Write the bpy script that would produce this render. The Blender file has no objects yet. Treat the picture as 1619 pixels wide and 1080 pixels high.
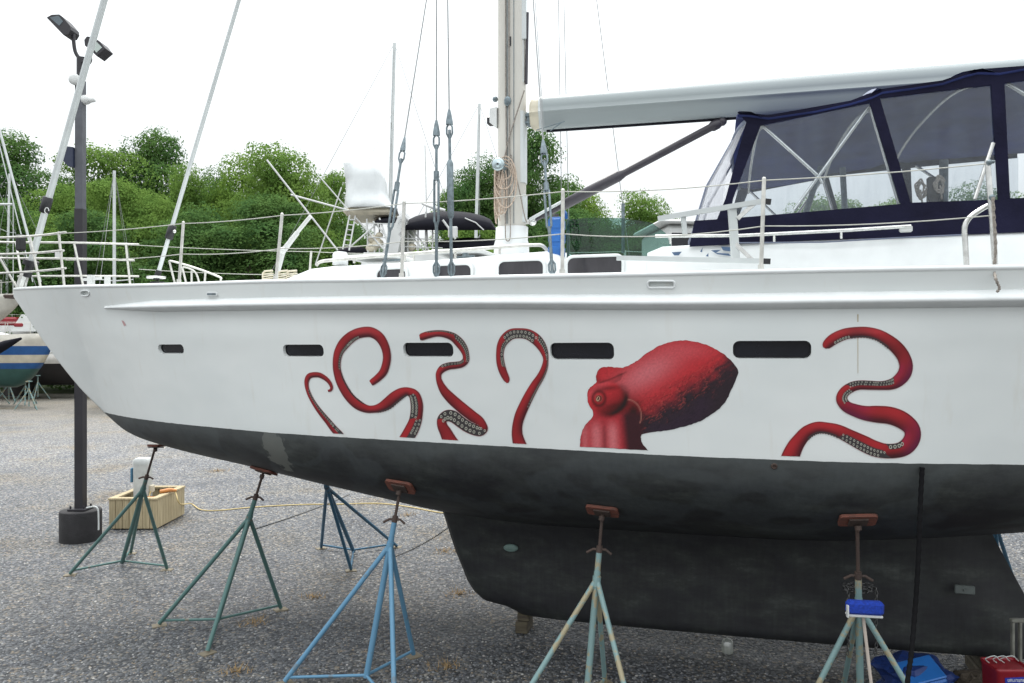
import bpy, math, random
import numpy as np
from mathutils import Vector, Matrix, noise
from mathutils.bvhtree import BVHTree
random.seed(7)
S = bpy.context.scene
R = math.radians
# ------------------------------------------------------------------ camera
F = 1259.0; CU, CV, CH = 809.5, 540.0, 3.0          # focal length in photo pixels, centre, eye height
cd = bpy.data.cameras.new('camera'); cam = bpy.data.objects.new('camera', cd)
S.collection.objects.link(cam); S.camera = cam
cam.location = (0, 0, CH); cam.rotation_euler = (R(90), 0, 0)
cd.sensor_width = 36; cd.lens = 28.0; cd.clip_end = 2000; cd.clip_start = .05
# ------------------------------------------------------------------ light
SUN_EL, SUN_AZ = R(62), R(338)
w = bpy.data.worlds.new('World'); S.world = w; w.use_nodes = True
nt = w.node_tree; nt.nodes.clear()
o_ = nt.nodes.new('ShaderNodeOutputWorld'); b_ = nt.nodes.new('ShaderNodeBackground')
sk = nt.nodes.new('ShaderNodeTexSky'); sk.sky_type = 'NISHITA'; sk.sun_disc = False
sk.sun_elevation = SUN_EL; sk.sun_rotation = SUN_AZ; sk.dust_density = 3
mx = nt.nodes.new('ShaderNodeMix'); mx.data_type = 'RGBA'; mx.inputs[0].default_value = .93
mx.inputs[7].default_value = (10.6, 11.0, 11.15, 1)            # an even sheet of bright cloud over the clear sky
tcw = nt.nodes.new('ShaderNodeTexCoord'); sxw = nt.nodes.new('ShaderNodeSeparateXYZ'); nt.links.new(tcw.outputs['Generated'], sxw.inputs[0])
mrw = nt.nodes.new('ShaderNodeFloatCurve')                      # overcast: dim at the horizon, brightest overhead
cvw = mrw.mapping.curves[0]; cvw.points[0].location = (0, .23); cvw.points[1].location = (1, .95)
for xy in ((.1, .275), (.18, .325), (.35, .43)): cvw.points.new(*xy)
mrw.mapping.update()
m3w = nt.nodes.new('ShaderNodeMath'); m3w.operation = 'MULTIPLY'; m3w.inputs[1].default_value = 3.1
nt.links.new(sxw.outputs[2], mrw.inputs['Value']); nt.links.new(mrw.outputs[0], m3w.inputs[0]); vmw = nt.nodes.new('ShaderNodeVectorMath'); vmw.operation = 'SCALE'
nt.links.new(sk.outputs[0], mx.inputs[6]); nt.links.new(mx.outputs[2], vmw.inputs[0]); nt.links.new(m3w.outputs[0], vmw.inputs['Scale']); nt.links.new(vmw.outputs[0], b_.inputs[0])
b_.inputs[1].default_value = .092; nt.links.new(b_.outputs[0], o_.inputs[0])
sl = bpy.data.lights.new('sun', 'SUN'); so = bpy.data.objects.new('sun', sl); S.collection.objects.link(so)
sl.energy = 2.1; sl.angle = R(22); sl.color = (1, .96, .9)
sd = Vector((math.sin(SUN_AZ)*math.cos(SUN_EL), math.cos(SUN_AZ)*math.cos(SUN_EL), math.sin(SUN_EL)))
so.rotation_euler = sd.to_track_quat('Z', 'Y').to_euler()
S.view_settings.view_transform = 'Standard'; S.view_settings.look = 'None'
S.view_settings.exposure = 0.17; S.view_settings.gamma = 1

# ------------------------------------------------------------------ helpers: photo measurements -> metres
AL = math.atan(.26); CA, SA = math.cos(AL), math.sin(AL)
BO = Vector((0, 8.2, 0))
BM = Matrix.Translation(BO) @ Matrix.Rotation(-AL, 4, 'Z')
BMI = BM.inverted()
def W(u, v, Y): return Vector(((u-CU)/F*Y, Y, CH-(v-CV)/F*Y))
def G(u, v):                                                  # point on the ground
    Y = CH*F/(v-CV); return Vector(((u-CU)/F*Y, Y, 0))
def L(u, v, t):                                               # photo pixel on the boat's lengthwise plane t (port +) -> boat frame
    k = (u-CU)/F
    s = (k*8.2 + t*(SA - k*CA))/(CA + k*SA)
    Y = 8.2 - s*SA - t*CA
    return Vector((s, -t, CH-(v-CV)/F*Y))
def pchip(xs, ys):
    xs = np.array(xs, float); ys = np.array(ys, float); h = np.diff(xs); d = np.diff(ys)/h
    m = np.zeros(len(xs)); m[0] = d[0]; m[-1] = d[-1]
    for i in range(1, len(xs)-1):
        if d[i-1]*d[i] > 0:
            w1 = 2*h[i]+h[i-1]; w2 = h[i]+2*h[i-1]; m[i] = (w1+w2)/(w1/d[i-1]+w2/d[i])
    def f(x):
        i = int(min(max(np.searchsorted(xs, x)-1, 0), len(xs)-2)); t = (x-xs[i])/h[i]
        t = min(max(t, 0), 1)
        return ((2*t**3-3*t*t+1)*ys[i] + (t**3-2*t*t+t)*h[i]*m[i] + (-2*t**3+3*t*t)*ys[i+1] + (t**3-t*t)*h[i]*m[i+1])
    return f
def spline(P, n=8, closed=False):                             # Catmull-Rom through tuples
    P = [np.array(p, float) for p in P]; out = []; N = len(P)
    rng = range(N) if closed else range(N-1)
    for i in rng:
        if closed: a, b, c, d = P[i-1], P[i], P[(i+1) % N], P[(i+2) % N]
        else: a, b, c, d = P[max(i-1, 0)], P[i], P[i+1], P[min(i+2, N-1)]
        for k in range(n):
            t = k/n; out.append(.5*((2*b)+(c-a)*t+(2*a-5*b+4*c-d)*t*t+(3*b-a-3*c+d)*t**3))
    if not closed: out.append(P[-1])
    return out
def sm(a, b, x):
    t = min(max((x-a)/(b-a), 0), 1); return t*t*(3-2*t)
ROOT = {}
def thing(name, label, cat, loc=(0, 0, 0), rz=0, group=None):
    o = bpy.data.objects.new(name, None); S.collection.objects.link(o)
    o.location = loc; o.rotation_euler = (0, 0, rz); o.empty_display_size = .2
    o['label'] = label; o['category'] = cat
    if group: o['group'] = group
    ROOT[o.name] = Matrix.Translation(Vector(loc)) @ Matrix.Rotation(rz, 4, 'Z')
    return o
def tag(o, label, cat, group=None):
    o['label'] = label; o['category'] = cat
    if group: o['group'] = group
    return o
class MB:
    def __init__(s): s.v = []; s.f = []; s.s = []
    def add(s, vs, fs, smooth=True):
        n = len(s.v); s.v += [Vector(v) for v in vs]
        for f in fs: s.f.append([i+n for i in f]); s.s.append(smooth)
    def box(s, c, d, M=None, bev=0):
        x, y, z = d[0]/2, d[1]/2, d[2]/2
        if bev:
            bev = min(bev, x*.9, y*.9, z*.9); vs = []
            bm = [(sx*(x-(bev if ax != 0 else 0)), sy*(y-(bev if ax != 1 else 0)), sz*(z-(bev if ax != 2 else 0))) for sx in (-1, 1) for sy in (-1, 1) for sz in (-1, 1) for ax in (0, 1, 2)]
            I = lambda a, b, c_, ax: ((a*2+b)*2+c_)*3+ax
            fs = [[I(0,0,0,0),I(0,0,1,0),I(0,1,1,0),I(0,1,0,0)],[I(1,0,0,0),I(1,1,0,0),I(1,1,1,0),I(1,0,1,0)],
                  [I(0,0,0,1),I(1,0,0,1),I(1,0,1,1),I(0,0,1,1)],[I(0,1,0,1),I(0,1,1,1),I(1,1,1,1),I(1,1,0,1)],
                  [I(0,0,0,2),I(0,1,0,2),I(1,1,0,2),I(1,0,0,2)],[I(0,0,1,2),I(1,0,1,2),I(1,1,1,2),I(0,1,1,2)]]
            for a in (0, 1):
                for b in (0, 1):
                    fs.append([I(a,b,0,0),I(a,b,0,1),I(a,b,1,1),I(a,b,1,0)]); fs.append([I(a,0,b,0),I(a,0,b,2),I(a,1,b,2),I(a,1,b,0)])
                    fs.append([I(0,a,b,1),I(0,a,b,2),I(1,a,b,2),I(1,a,b,1)])
                    for c_ in (0, 1): fs.append([I(a,b,c_,0),I(a,b,c_,1),I(a,b,c_,2)])
            vs = bm
        else:
            vs = [(sx*x, sy*y, sz*z) for sx in (-1, 1) for sy in (-1, 1) for sz in (-1, 1)]
            fs = [[0,1,3,2],[4,6,7,5],[0,4,5,1],[2,3,7,6],[0,2,6,4],[1,5,7,3]]
        vs = [(M @ Vector(v) if M else Vector(v)) + Vector(c) for v in vs]
        s.add(vs, fs, False); return s
    def bar(s, a, b, wx, wy, up=(0, 0, 1)):                   # square bar
        a = Vector(a); b = Vector(b); d = (b-a).normalized(); x = d.cross(Vector(up))
        if x.length < 1e-3: x = d.cross(Vector((1, 0, 0)))
        x.normalize(); y = x.cross(d)
        vs = [p + x*(i*wx/2) + y*(j*wy/2) for p in (a, b) for i, j in ((-1,-1),(1,-1),(1,1),(-1,1))]
        s.add(vs, [[3,2,1,0],[4,5,6,7],[0,1,5,4],[1,2,6,5],[2,3,7,6],[3,0,4,7]], False); return s
    def tube(s, P, r, n=8, cap=True, flat=(1, 1)):
        P = [Vector(p[:3]) for p in P]; N = len(P)
        rs = r if hasattr(r, '__len__') else [r]*N
        prev = None; vs = []
        for i, p in enumerate(P):
            d = (P[min(i+1, N-1)]-P[max(i-1, 0)]).normalized()
            if prev is None:
                prev = d.cross(Vector((0, 0, 1)))
                if prev.length < .05: prev = d.cross(Vector((1, 0, 0)))
            x = (prev - d*prev.dot(d)).normalized(); prev = x; y = d.cross(x)
            for k in range(n):
                a = 2*math.pi*k/n; vs.append(p + x*math.cos(a)*rs[i]*flat[0] + y*math.sin(a)*rs[i]*flat[1])
        fs = [[i*n+k, i*n+(k+1) % n, (i+1)*n+(k+1) % n, (i+1)*n+k] for i in range(N-1) for k in range(n)]
        s.add(vs, fs)
        if cap: s.add(vs[:n], [list(range(n))[::-1]], False); s.add(vs[-n:], [list(range(n))], False)
        return s
    def loft(s, rings, caps=(True, True), closed=True, smooth=True):
        n = len(rings[0]); vs = [v for r in rings for v in r]; K = n if closed else n-1
        s.add(vs, [[i*n+k, i*n+(k+1) % n, (i+1)*n+(k+1) % n, (i+1)*n+k] for i in range(len(rings)-1) for k in range(K)], smooth)
        if caps[0]: s.add(rings[0], [list(range(n))[::-1]], False)
        if caps[1]: s.add(rings[-1], [list(range(n))], False)
        return s
    def prism(s, poly, off, smooth=False):                    # poly: 3D points, off: extrusion vector
        n = len(poly); A = [Vector(p) for p in poly]; B = [p+Vector(off) for p in A]
        s.add(A+B, [list(range(n)), list(range(n, 2*n))[::-1]] + [[i, i+n, (i+1) % n+n, (i+1) % n] for i in range(n)], smooth); return s
    def lathe(s, prof, c=(0, 0, 0), n=24, M=None):
        rings = []
        for r, z in prof:
            ring = [Vector((r*math.cos(2*math.pi*k/n), r*math.sin(2*math.pi*k/n), z)) for k in range(n)]
            rings.append([(M @ p if M else p)+Vector(c) for p in ring])
        return s.loft(rings)
    def ball(s, c, r, n=10, sc=(1, 1, 1)):
        rings = []
        for i in range(n+1):
            a = math.pi*i/n-math.pi/2; rr = max(math.cos(a), .001)
            rings.append([Vector(c)+Vector((r*rr*math.cos(2*math.pi*k/(2*n))*sc[0], r*rr*math.sin(2*math.pi*k/(2*n))*sc[1], r*math.sin(a)*sc[2])) for k in range(2*n)])
        return s.loft(rings)
    def build(s, name, mat, parent=None, world=False, label=None, cat=None, group=None, kind=None, cols=None):
        me = bpy.data.meshes.new(name)
        vs = s.v
        if world and parent is not None:
            r = parent
            while r.parent: r = r.parent
            I = ROOT[r.name].inverted(); vs = [I @ v for v in vs]
        me.from_pydata([tuple(v) for v in vs], [], s.f); me.polygons.foreach_set('use_smooth', s.s)
        me.materials.append(mat); me.update()
        if cols:
            at = me.color_attributes.new('Col', 'FLOAT_COLOR', 'POINT')
            at.data.foreach_set('color', [x for c in cols for x in (c[0], c[1], c[2], 1)])
        o = bpy.data.objects.new(name, me); S.collection.objects.link(o)
        if parent: o.parent = parent
        if label: o['label'] = label
        if cat: o['category'] = cat
        if group: o['group'] = group
        if kind: o['kind'] = kind
        return o
# ------------------------------------------------------------------ materials
def newmat(name):
    m = bpy.data.materials.new(name); m.use_nodes = True; n = m.node_tree.nodes; l = m.node_tree.links
    return m, n, l, n['Principled BSDF'], n['Material Output']
def ramp(n, stops):
    r = n.new('ShaderNodeValToRGB'); e = r.color_ramp.elements
    while len(e) < len(stops): e.new(.5)
    for x, (p, c) in zip(e, stops): x.position = p; x.color = (*c, 1) if len(c) == 3 else c
    return r
def noise_n(n, l, scale, detail=4, coord='Object', sc=(1, 1, 1), rough=.55):
    tc = n.new('ShaderNodeTexCoord'); mp = n.new('ShaderNodeMapping'); t = n.new('ShaderNodeTexNoise')
    mp.inputs['Scale'].default_value = sc; l.new(tc.outputs[coord], mp.inputs[0]); l.new(mp.outputs[0], t.inputs['Vector'])
    t.inputs['Scale'].default_value = scale; t.inputs['Detail'].default_value = detail; t.inputs['Roughness'].default_value = rough
    return t
def mat(name, col, rough=.5, metal=0, var=.12, scale=6, bump=0, sc=(1, 1, 1), col2=None, lo=.35, hi=.65, spec=.5, bscale=None):
    m, n, l, p, o = newmat(name)
    c2 = col2 or tuple(min(1, c*(1-var)) for c in col); c1 = col if col2 else tuple(min(1, c*(1+var*.5)) for c in col)
    t = noise_n(n, l, scale, sc=sc); r = ramp(n, [(lo, c1), (hi, c2)]); l.new(t.outputs[0], r.inputs[0]); l.new(r.outputs[0], p.inputs['Base Color'])
    p.inputs['Roughness'].default_value = rough; p.inputs['Metallic'].default_value = metal; p.inputs['Specular IOR Level'].default_value = spec
    if bump:
        t2 = noise_n(n, l, bscale or scale*6, sc=sc); b = n.new('ShaderNodeBump'); b.inputs['Strength'].default_value = bump; b.inputs['Distance'].default_value = .02
        l.new(t2.outputs[0], b.inputs['Height']); l.new(b.outputs[0], p.inputs['Normal'])
    return m
M = {}
M['white'] = mat('white_paint', (.70, .72, .72), .35, var=.05)
M['gel'] = mat('white_gelcoat', (.62, .63, .62), .4, var=.1, scale=2)
M['cream'] = mat('cream_plastic', (.62, .57, .45), .5)
M['dullplastic'] = mat('dull_grey_plastic', (.22, .22, .19), .6, var=.4, scale=8)
M['steel'] = mat('stainless_steel', (.68, .68, .66), .22, metal=.75, var=.15, scale=20)
M['stanch'] = mat('stanchion_metal', (.62, .61, .57), .35, metal=.35, var=.2, scale=15)
M['wire'] = mat('rigging_wire', (.26, .27, .27), .45, metal=.6)
M['lifeline'] = mat('coated_lifeline', (.50, .50, .45), .5)
M['galv'] = mat('grey_turnbuckle', (.17, .21, .23), .45, metal=.5, var=.3, scale=30)
M['foil'] = mat('furler_foil', (.56, .59, .59), .4, metal=.15, var=.08, scale=3)
M['mast'] = mat('mast_paint', (.58, .56, .51), .5, var=.14, scale=1.2, sc=(3, 3, .5))
M['boom'] = mat('boom_paint', (.295, .33, .335), .38, var=.08, scale=1.0, sc=(.4, 2, 2))
M['black'] = mat('black_plastic', (.014, .014, .017), .55)
M['vang'] = mat('dark_vang', (.045, .04, .05), .4)
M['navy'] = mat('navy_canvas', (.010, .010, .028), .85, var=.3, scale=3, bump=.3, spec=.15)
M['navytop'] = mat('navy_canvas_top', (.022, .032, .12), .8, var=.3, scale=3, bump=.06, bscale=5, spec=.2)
M['greystrap'] = mat('grey_canvas_patch', (.16, .18, .25), .8)
M['dark'] = mat('dark_canvas', (.010, .010, .016), .8, spec=.2)
M['bluejug'] = mat('blue_plastic', (.02, .13, .42), .4)
M['bluetarp'] = mat('blue_tarp', (.02, .12, .40), .45, var=.4, scale=5)
M['bluedark'] = mat('dark_blue_plastic', (.01, .03, .14), .5)
M['brush'] = mat('blue_bristles', (.01, .05, .42), .9, var=.3, scale=60, bump=.6)
M['red'] = mat('red_plastic', (.22, .008, .015), .45)
M['labelblue'] = mat('label_blue', (.01, .03, .30), .5)
M['rope'] = mat('tan_rope', (.50, .40, .32), .85, var=.3, scale=60)
M['roped'] = mat('grey_rope', (.28, .25, .22), .9, var=.4, scale=80)
M['cord'] = mat('yellow_cord', (.55, .43, .20), .6)
M['orange'] = mat('orange_plug', (.55, .22, .06), .5)
M['pole'] = mat('dark_bronze_pole', (.020, .018, .023), .5, var=.2, scale=4)
M['polebase'] = mat('black_painted_concrete', (.014, .013, .015), .75, var=.4, scale=8, bump=.4)
M['wood'] = mat('weathered_pine', (.50, .41, .26), .8, scale=3, sc=(14, 14, .7), col2=(.33, .27, .16), bump=.3)
M['block'] = mat('keel_block', (.10, .085, .055), .9, scale=4, sc=(1, 8, 8), col2=(.05, .04, .03))
M['ped'] = mat('grey_pedestal', (.55, .57, .56), .5, var=.2)
M['bluesign'] = mat('blue_box', (.05, .16, .26), .5)
def paintmetal(name, c, rust, amt):
    return mat(name, c, .55, scale=9, col2=rust, lo=amt, hi=amt+.06, bump=.15, metal=.1)
M['stgreen'] = paintmetal('green_stand_paint', (.075, .155, .145), (.16, .15, .12), .62)
M['stteal'] = paintmetal('pale_teal_stand_paint', (.20, .31, .31), (.33, .29, .19), .52)
M['stblue'] = paintmetal('blue_stand_paint', (.11, .25, .38), (.13, .19, .24), .62)
M['stblued'] = paintmetal('dull_blue_stand_paint', (.035, .12, .20), (.08, .11, .14), .6)
M['rust'] = mat('rusty_steel', (.07, .045, .036), .8, scale=14, col2=(.05, .035, .03), bump=.2)
M['pad'] = mat('red_stained_plywood', (.22, .07, .045), .8, scale=6, col2=(.11, .05, .038), sc=(1, 8, 8))
M['foot'] = mat('foot_plate', (.20, .17, .12), .8)
M['chain'] = mat('galvanised_chain', (.10, .10, .10), .4, metal=.7)
M['glassdark'] = mat('smoked_window', (.012, .013, .018), .12, var=.3, scale=2)
M['cabglass'] = mat('grey_cabin_window', (.045, .042, .048), .12, var=.3, scale=2, sc=(3, 1, 1))
M['scraps'] = mat('blue_vinyl_scraps', (.06, .11, .2), .5)
M['lens'] = mat('lamp_lens', (.10, .13, .15), .2)
M['bark'] = mat('bark', (.08, .065, .05), .9, bump=.5)
M['shrink'] = mat('shrink_wrap', (.60, .625, .63), .35, var=.08, bump=.5, scale=1.5, bscale=3)
def clear(name, tint, fac, rough=.1, gl=.1, dif=None, difc=(.7, .72, .75)):
    m, n, l, p, o = newmat(name)
    tr = n.new('ShaderNodeBsdfTransparent'); tr.inputs[0].default_value = (*tint, 1)
    g = n.new('ShaderNodeBsdfGlossy'); g.inputs['Roughness'].default_value = rough
    mxs = n.new('ShaderNodeMixShader'); mxs.inputs[0].default_value = gl; l.new(tr.outputs[0], mxs.inputs[1]); l.new(g.outputs[0], mxs.inputs[2])
    last = mxs
    if dif:
        d = n.new('ShaderNodeBsdfTranslucent'); d.inputs[0].default_value = (*difc, 1)
        d2 = n.new('ShaderNodeBsdfDiffuse'); d2.inputs[0].default_value = (*difc, 1)
        ad = n.new('ShaderNodeMixShader'); l.new(d.outputs[0], ad.inputs[1]); l.new(d2.outputs[0], ad.inputs[2])
        t = noise_n(n, l, 2.5, sc=(4, 4, .6)); r = ramp(n, [(.3, (dif*.45,)*3), (.7, (min(1, dif*1.5),)*3)]); l.new(t.outputs[0], r.inputs[0])
        m3 = n.new('ShaderNodeMixShader'); l.new(r.outputs[0], m3.inputs[0]); l.new(last.outputs[0], m3.inputs[1]); l.new(ad.outputs[0], m3.inputs[2]); last = m3
    t = noise_n(n, l, 1.3); b = n.new('ShaderNodeBump'); b.inputs['Strength'].default_value = .25; b.inputs['Distance'].default_value = .1
    l.new(t.outputs[0], b.inputs['Height']); l.new(b.outputs[0], g.inputs['Normal'])
    l.new(last.outputs[0], o.inputs[0]); return m
M['vinyl'] = clear('clear_vinyl', (.86, .89, .91), 0, gl=.07, dif=.11, difc=(.34, .42, .50))
M['vinylfront'] = clear('creased_vinyl', (.86, .87, .9), 0, gl=.12, dif=.42, difc=(.75, .76, .8))
M['smoke'] = clear('green_smoked_acrylic', (.50, .66, .62), 0, gl=.05, rough=.05)
M['plastic_bag'] = clear('cloudy_plastic', (.7, .72, .6), 0, gl=.25, dif=.3)
# painted art: colours held per vertex
m, n, l, p, o = newmat('mural_paint'); M['mural'] = m
at = n.new('ShaderNodeVertexColor'); at.layer_name = 'Col'; l.new(at.outputs[0], p.inputs['Base Color']); p.inputs['Roughness'].default_value = .38
# hull: white topsides, worn dark antifouling
ZW = 2.158
m, n, l, p, o = newmat('hull_paint'); M['hull'] = m
tc = n.new('ShaderNodeTexCoord'); sx = n.new('ShaderNodeSeparateXYZ'); l.new(tc.outputs['Object'], sx.inputs[0])
t1 = noise_n(n, l, 9, sc=(1, 1, .5)); mm = n.new('ShaderNodeMath'); mm.operation = 'MULTIPLY_ADD'; mm.inputs[1].default_value = .010; l.new(t1.outputs[0], mm.inputs[0]); l.new(sx.outputs[2], mm.inputs[2])
gt = n.new('ShaderNodeMath'); gt.operation = 'GREATER_THAN'; gt.inputs[1].default_value = ZW+.006; l.new(mm.outputs[0], gt.inputs[0])
tw = noise_n(n, l, 1.2, sc=(1, 1, 1)); rw = ramp(n, [(.3, (.69, .725, .72)), (.7, (.74, .765, .755))]); l.new(tw.outputs[0], rw.inputs[0])
# faint rust weeps
ts = noise_n(n, l, 1, 3, sc=(9, 9, .25)); rs = ramp(n, [(.6, (0, 0, 0)), (.8, (.15, .15, .15))]); l.new(ts.outputs[0], rs.inputs[0])
mr = n.new('ShaderNodeMix'); mr.data_type = 'RGBA'; mr.inputs[7].default_value = (.45, .36, .22, 1); l.new(rs.outputs[0], mr.inputs[0]); l.new(rw.outputs[0], mr.inputs[6])
tb = noise_n(n, l, 2.0, 8, sc=(.8, 1, 1.9), rough=.70)
rb = ramp(n, [(.30, (.008, .008, .011)), (.46, (.014, .0145, .017)), (.57, (.024, .027, .026)), (.67, (.05, .056, .052)), (.80, (.11, .12, .11))]); l.new(tb.outputs[0], rb.inputs[0])
tv = noise_n(n, l, 2, 4, sc=(14, 14, 1.2)); rv = ramp(n, [(.35, (.6, .6, .6)), (.7, (1.25, 1.25, 1.25))]); l.new(tv.outputs[0], rv.inputs[0])
tq_ = noise_n(n, l, 1.0, 3, sc=(1.1, 1, 1.5), rough=.5); rq_ = ramp(n, [(.45, (0, 0, 0)), (.475, (.45, .45, .45)), (.54, (.40, .40, .40)), (.56, (.1, .1, .1))]); l.new(tq_.outputs[0], rq_.inputs[0])
zk_ = n.new('ShaderNodeMapRange'); zk_.inputs[1].default_value = 1.25; zk_.inputs[2].default_value = 1.5; zk_.inputs[3].default_value = .12; l.new(sx.outputs[2], zk_.inputs[0])
mk_ = n.new('ShaderNodeMath'); mk_.operation = 'MULTIPLY'; l.new(rq_.outputs[0], mk_.inputs[0]); l.new(zk_.outputs[0], mk_.inputs[1])
mxq = n.new('ShaderNodeMix'); mxq.data_type = 'RGBA'; mxq.inputs[7].default_value = (.055, .066, .072, 1); l.new(mk_.outputs[0], mxq.inputs[0]); l.new(rb.outputs[0], mxq.inputs[6])
mu = n.new('ShaderNodeMix'); mu.data_type = 'RGBA'; mu.blend_type = 'MULTIPLY'; mu.inputs[0].default_value = .45; l.new(mxq.outputs[2], mu.inputs[6]); l.new(rv.outputs[0], mu.inputs[7])
# one worn pale patch forward
vd = n.new('ShaderNodeVectorMath'); vd.operation = 'DISTANCE'; mpp = n.new('ShaderNodeMapping'); mpp.inputs['Scale'].default_value = (1.6, 0, 1)
l.new(tc.outputs['Object'], mpp.inputs[0]); l.new(mpp.outputs[0], vd.inputs[0]); pp = L(440, 706, 1.25); vd.inputs[1].default_value = (pp.x*1.6, 0, pp.z)
tp = noise_n(n, l, 9, 5, sc=(1, 1, .7)); ma = n.new('ShaderNodeMath'); ma.operation = 'MULTIPLY_ADD'; ma.inputs[1].default_value = -.42; l.new(tp.outputs[0], ma.inputs[0]); l.new(vd.outputs['Value'], ma.inputs[2])
rp = ramp(n, [(0, (1, 1, 1)), (.02, (0, 0, 0))]); l.new(ma.outputs[0], rp.inputs[0])
mp2 = n.new('ShaderNodeMix'); mp2.data_type = 'RGBA'; mp2.inputs[7].default_value = (.15, .155, .14, 1); l.new(rp.outputs[0], mp2.inputs[0]); l.new(mu.outputs[2], mp2.inputs[6])
tz2 = noise_n(n, l, 2.6, 8, sc=(.8, 1, 1.6), rough=.72); mz2 = n.new('ShaderNodeMath'); mz2.operation = 'MULTIPLY_ADD'; mz2.inputs[1].default_value = 1.0; l.new(tz2.outputs[0], mz2.inputs[0]); l.new(sx.outputs[2], mz2.inputs[2])
rz2 = n.new('ShaderNodeMapRange'); rz2.inputs[1].default_value = 2.25; rz2.inputs[2].default_value = 2.72; rz2.inputs[3].default_value = 0; rz2.inputs[4].default_value = .6; l.new(mz2.outputs[0], rz2.inputs[0])
mp3 = n.new('ShaderNodeMix'); mp3.data_type = 'RGBA'; mp3.inputs[7].default_value = (.085, .095, .095, 1); l.new(rz2.outputs[0], mp3.inputs[0]); l.new(mp2.outputs[2], mp3.inputs[6])
mf = n.new('ShaderNodeMix'); mf.data_type = 'RGBA'; l.new(gt.outputs[0], mf.inputs[0]); l.new(mp3.outputs[2], mf.inputs[6]); l.new(mr.outputs[2], mf.inputs[7]); l.new(mf.outputs[2], p.inputs['Base Color'])
rr = n.new('ShaderNodeMapRange'); rr.inputs[3].default_value = .62; rr.inputs[4].default_value = .24; l.new(gt.outputs[0], rr.inputs[0]); l.new(rr.outputs[0], p.inputs['Roughness'])
tz = noise_n(n, l, 1.1, 2, sc=(1, 1, 1.5)); bb = n.new('ShaderNodeBump'); bb.inputs['Strength'].default_value = .35; bb.inputs['Distance'].default_value = .05; l.new(tz.outputs[0], bb.inputs['Height']); l.new(bb.outputs[0], p.inputs['Normal'])
# gravel
m, n, l, p, o = newmat('gravel'); M['gravel'] = m
tc = n.new('ShaderNodeTexCoord')
tw_ = n.new('ShaderNodeTexNoise'); tw_.inputs['Scale'].default_value = 12; l.new(tc.outputs['Object'], tw_.inputs['Vector'])
mxv = n.new('ShaderNodeMix'); mxv.data_type = 'RGBA'; mxv.blend_type = 'LINEAR_LIGHT'; mxv.inputs[0].default_value = .012; l.new(tc.outputs['Object'], mxv.inputs[6]); l.new(tw_.outputs[1], mxv.inputs[7])
vo = n.new('ShaderNodeTexVoronoi'); vo.inputs['Scale'].default_value = 31; l.new(mxv.outputs[2], vo.inputs['Vector'])
vo2 = n.new('ShaderNodeTexVoronoi'); vo2.inputs['Scale'].default_value = 17; l.new(mxv.outputs[2], vo2.inputs['Vector'])
rc = ramp(n, [(0, (.09, .10, .115)), (.3, (.18, .19, .205)), (.62, (.29, .30, .315)), (.80, (.40, .405, .41)), (.9, (.48, .41, .32)), (1, (.66, .64, .60))])
sxx = n.new('ShaderNodeSeparateColor'); l.new(vo.outputs['Color'], sxx.inputs[0]); l.new(sxx.outputs[0], rc.inputs[0])
rd = ramp(n, [(0, (1.1, 1.1, 1.1)), (.45, (.9, .9, .9)), (.85, (.30, .30, .32))]); l.new(vo.outputs['Distance'], rd.inputs[0])
mg = n.new('ShaderNodeMix'); mg.data_type = 'RGBA'; mg.blend_type = 'MULTIPLY'; mg.inputs[0].default_value = 1; l.new(rc.outputs[0], mg.inputs[6]); l.new(rd.outputs[0], mg.inputs[7])
tl = n.new('ShaderNodeTexNoise'); tl.inputs['Scale'].default_value = .55; tl.inputs['Detail'].default_value = 6; l.new(tc.outputs['Object'], tl.inputs['Vector'])
rl = ramp(n, [(.26, (.66, .68, .72)), (.42, (.94, .95, .98)), (.56, (1.05, 1.03, .99)), (.66, (1.0, .90, .76)), (.78, (.78, .62, .44))]); l.new(tl.outputs[0], rl.inputs[0])
mh = n.new('ShaderNodeMix'); mh.data_type = 'RGBA'; mh.blend_type = 'MULTIPLY'; mh.inputs[0].default_value = 1; l.new(mg.outputs[2], mh.inputs[6]); l.new(rl.outputs[0], mh.inputs[7])
# sandy tracks further off
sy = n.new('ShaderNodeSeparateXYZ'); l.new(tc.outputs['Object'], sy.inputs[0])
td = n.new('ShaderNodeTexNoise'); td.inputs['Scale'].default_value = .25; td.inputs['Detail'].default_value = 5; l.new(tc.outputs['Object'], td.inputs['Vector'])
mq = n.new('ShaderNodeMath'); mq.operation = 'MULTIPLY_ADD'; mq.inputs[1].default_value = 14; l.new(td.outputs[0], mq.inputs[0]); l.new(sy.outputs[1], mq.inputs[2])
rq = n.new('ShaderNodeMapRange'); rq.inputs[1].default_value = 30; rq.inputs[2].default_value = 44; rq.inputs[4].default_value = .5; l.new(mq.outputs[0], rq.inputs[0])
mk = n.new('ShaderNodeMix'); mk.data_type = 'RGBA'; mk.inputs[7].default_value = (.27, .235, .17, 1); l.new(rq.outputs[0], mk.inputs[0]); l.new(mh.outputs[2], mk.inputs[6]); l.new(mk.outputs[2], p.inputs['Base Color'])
rn_ = n.new('ShaderNodeMapRange'); rn_.inputs[1].default_value = 16; rn_.inputs[2].default_value = 28; rn_.inputs[3].default_value = .37; rn_.inputs[4].default_value = .82; l.new(mq.outputs[0], rn_.inputs[0])  # gravel colour darkened toward the boat and camera, standing in for shade there
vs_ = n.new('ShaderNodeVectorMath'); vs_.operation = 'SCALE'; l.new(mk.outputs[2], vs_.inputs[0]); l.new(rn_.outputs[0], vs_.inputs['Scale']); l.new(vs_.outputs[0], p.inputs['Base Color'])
p.inputs['Roughness'].default_value = .75
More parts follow.
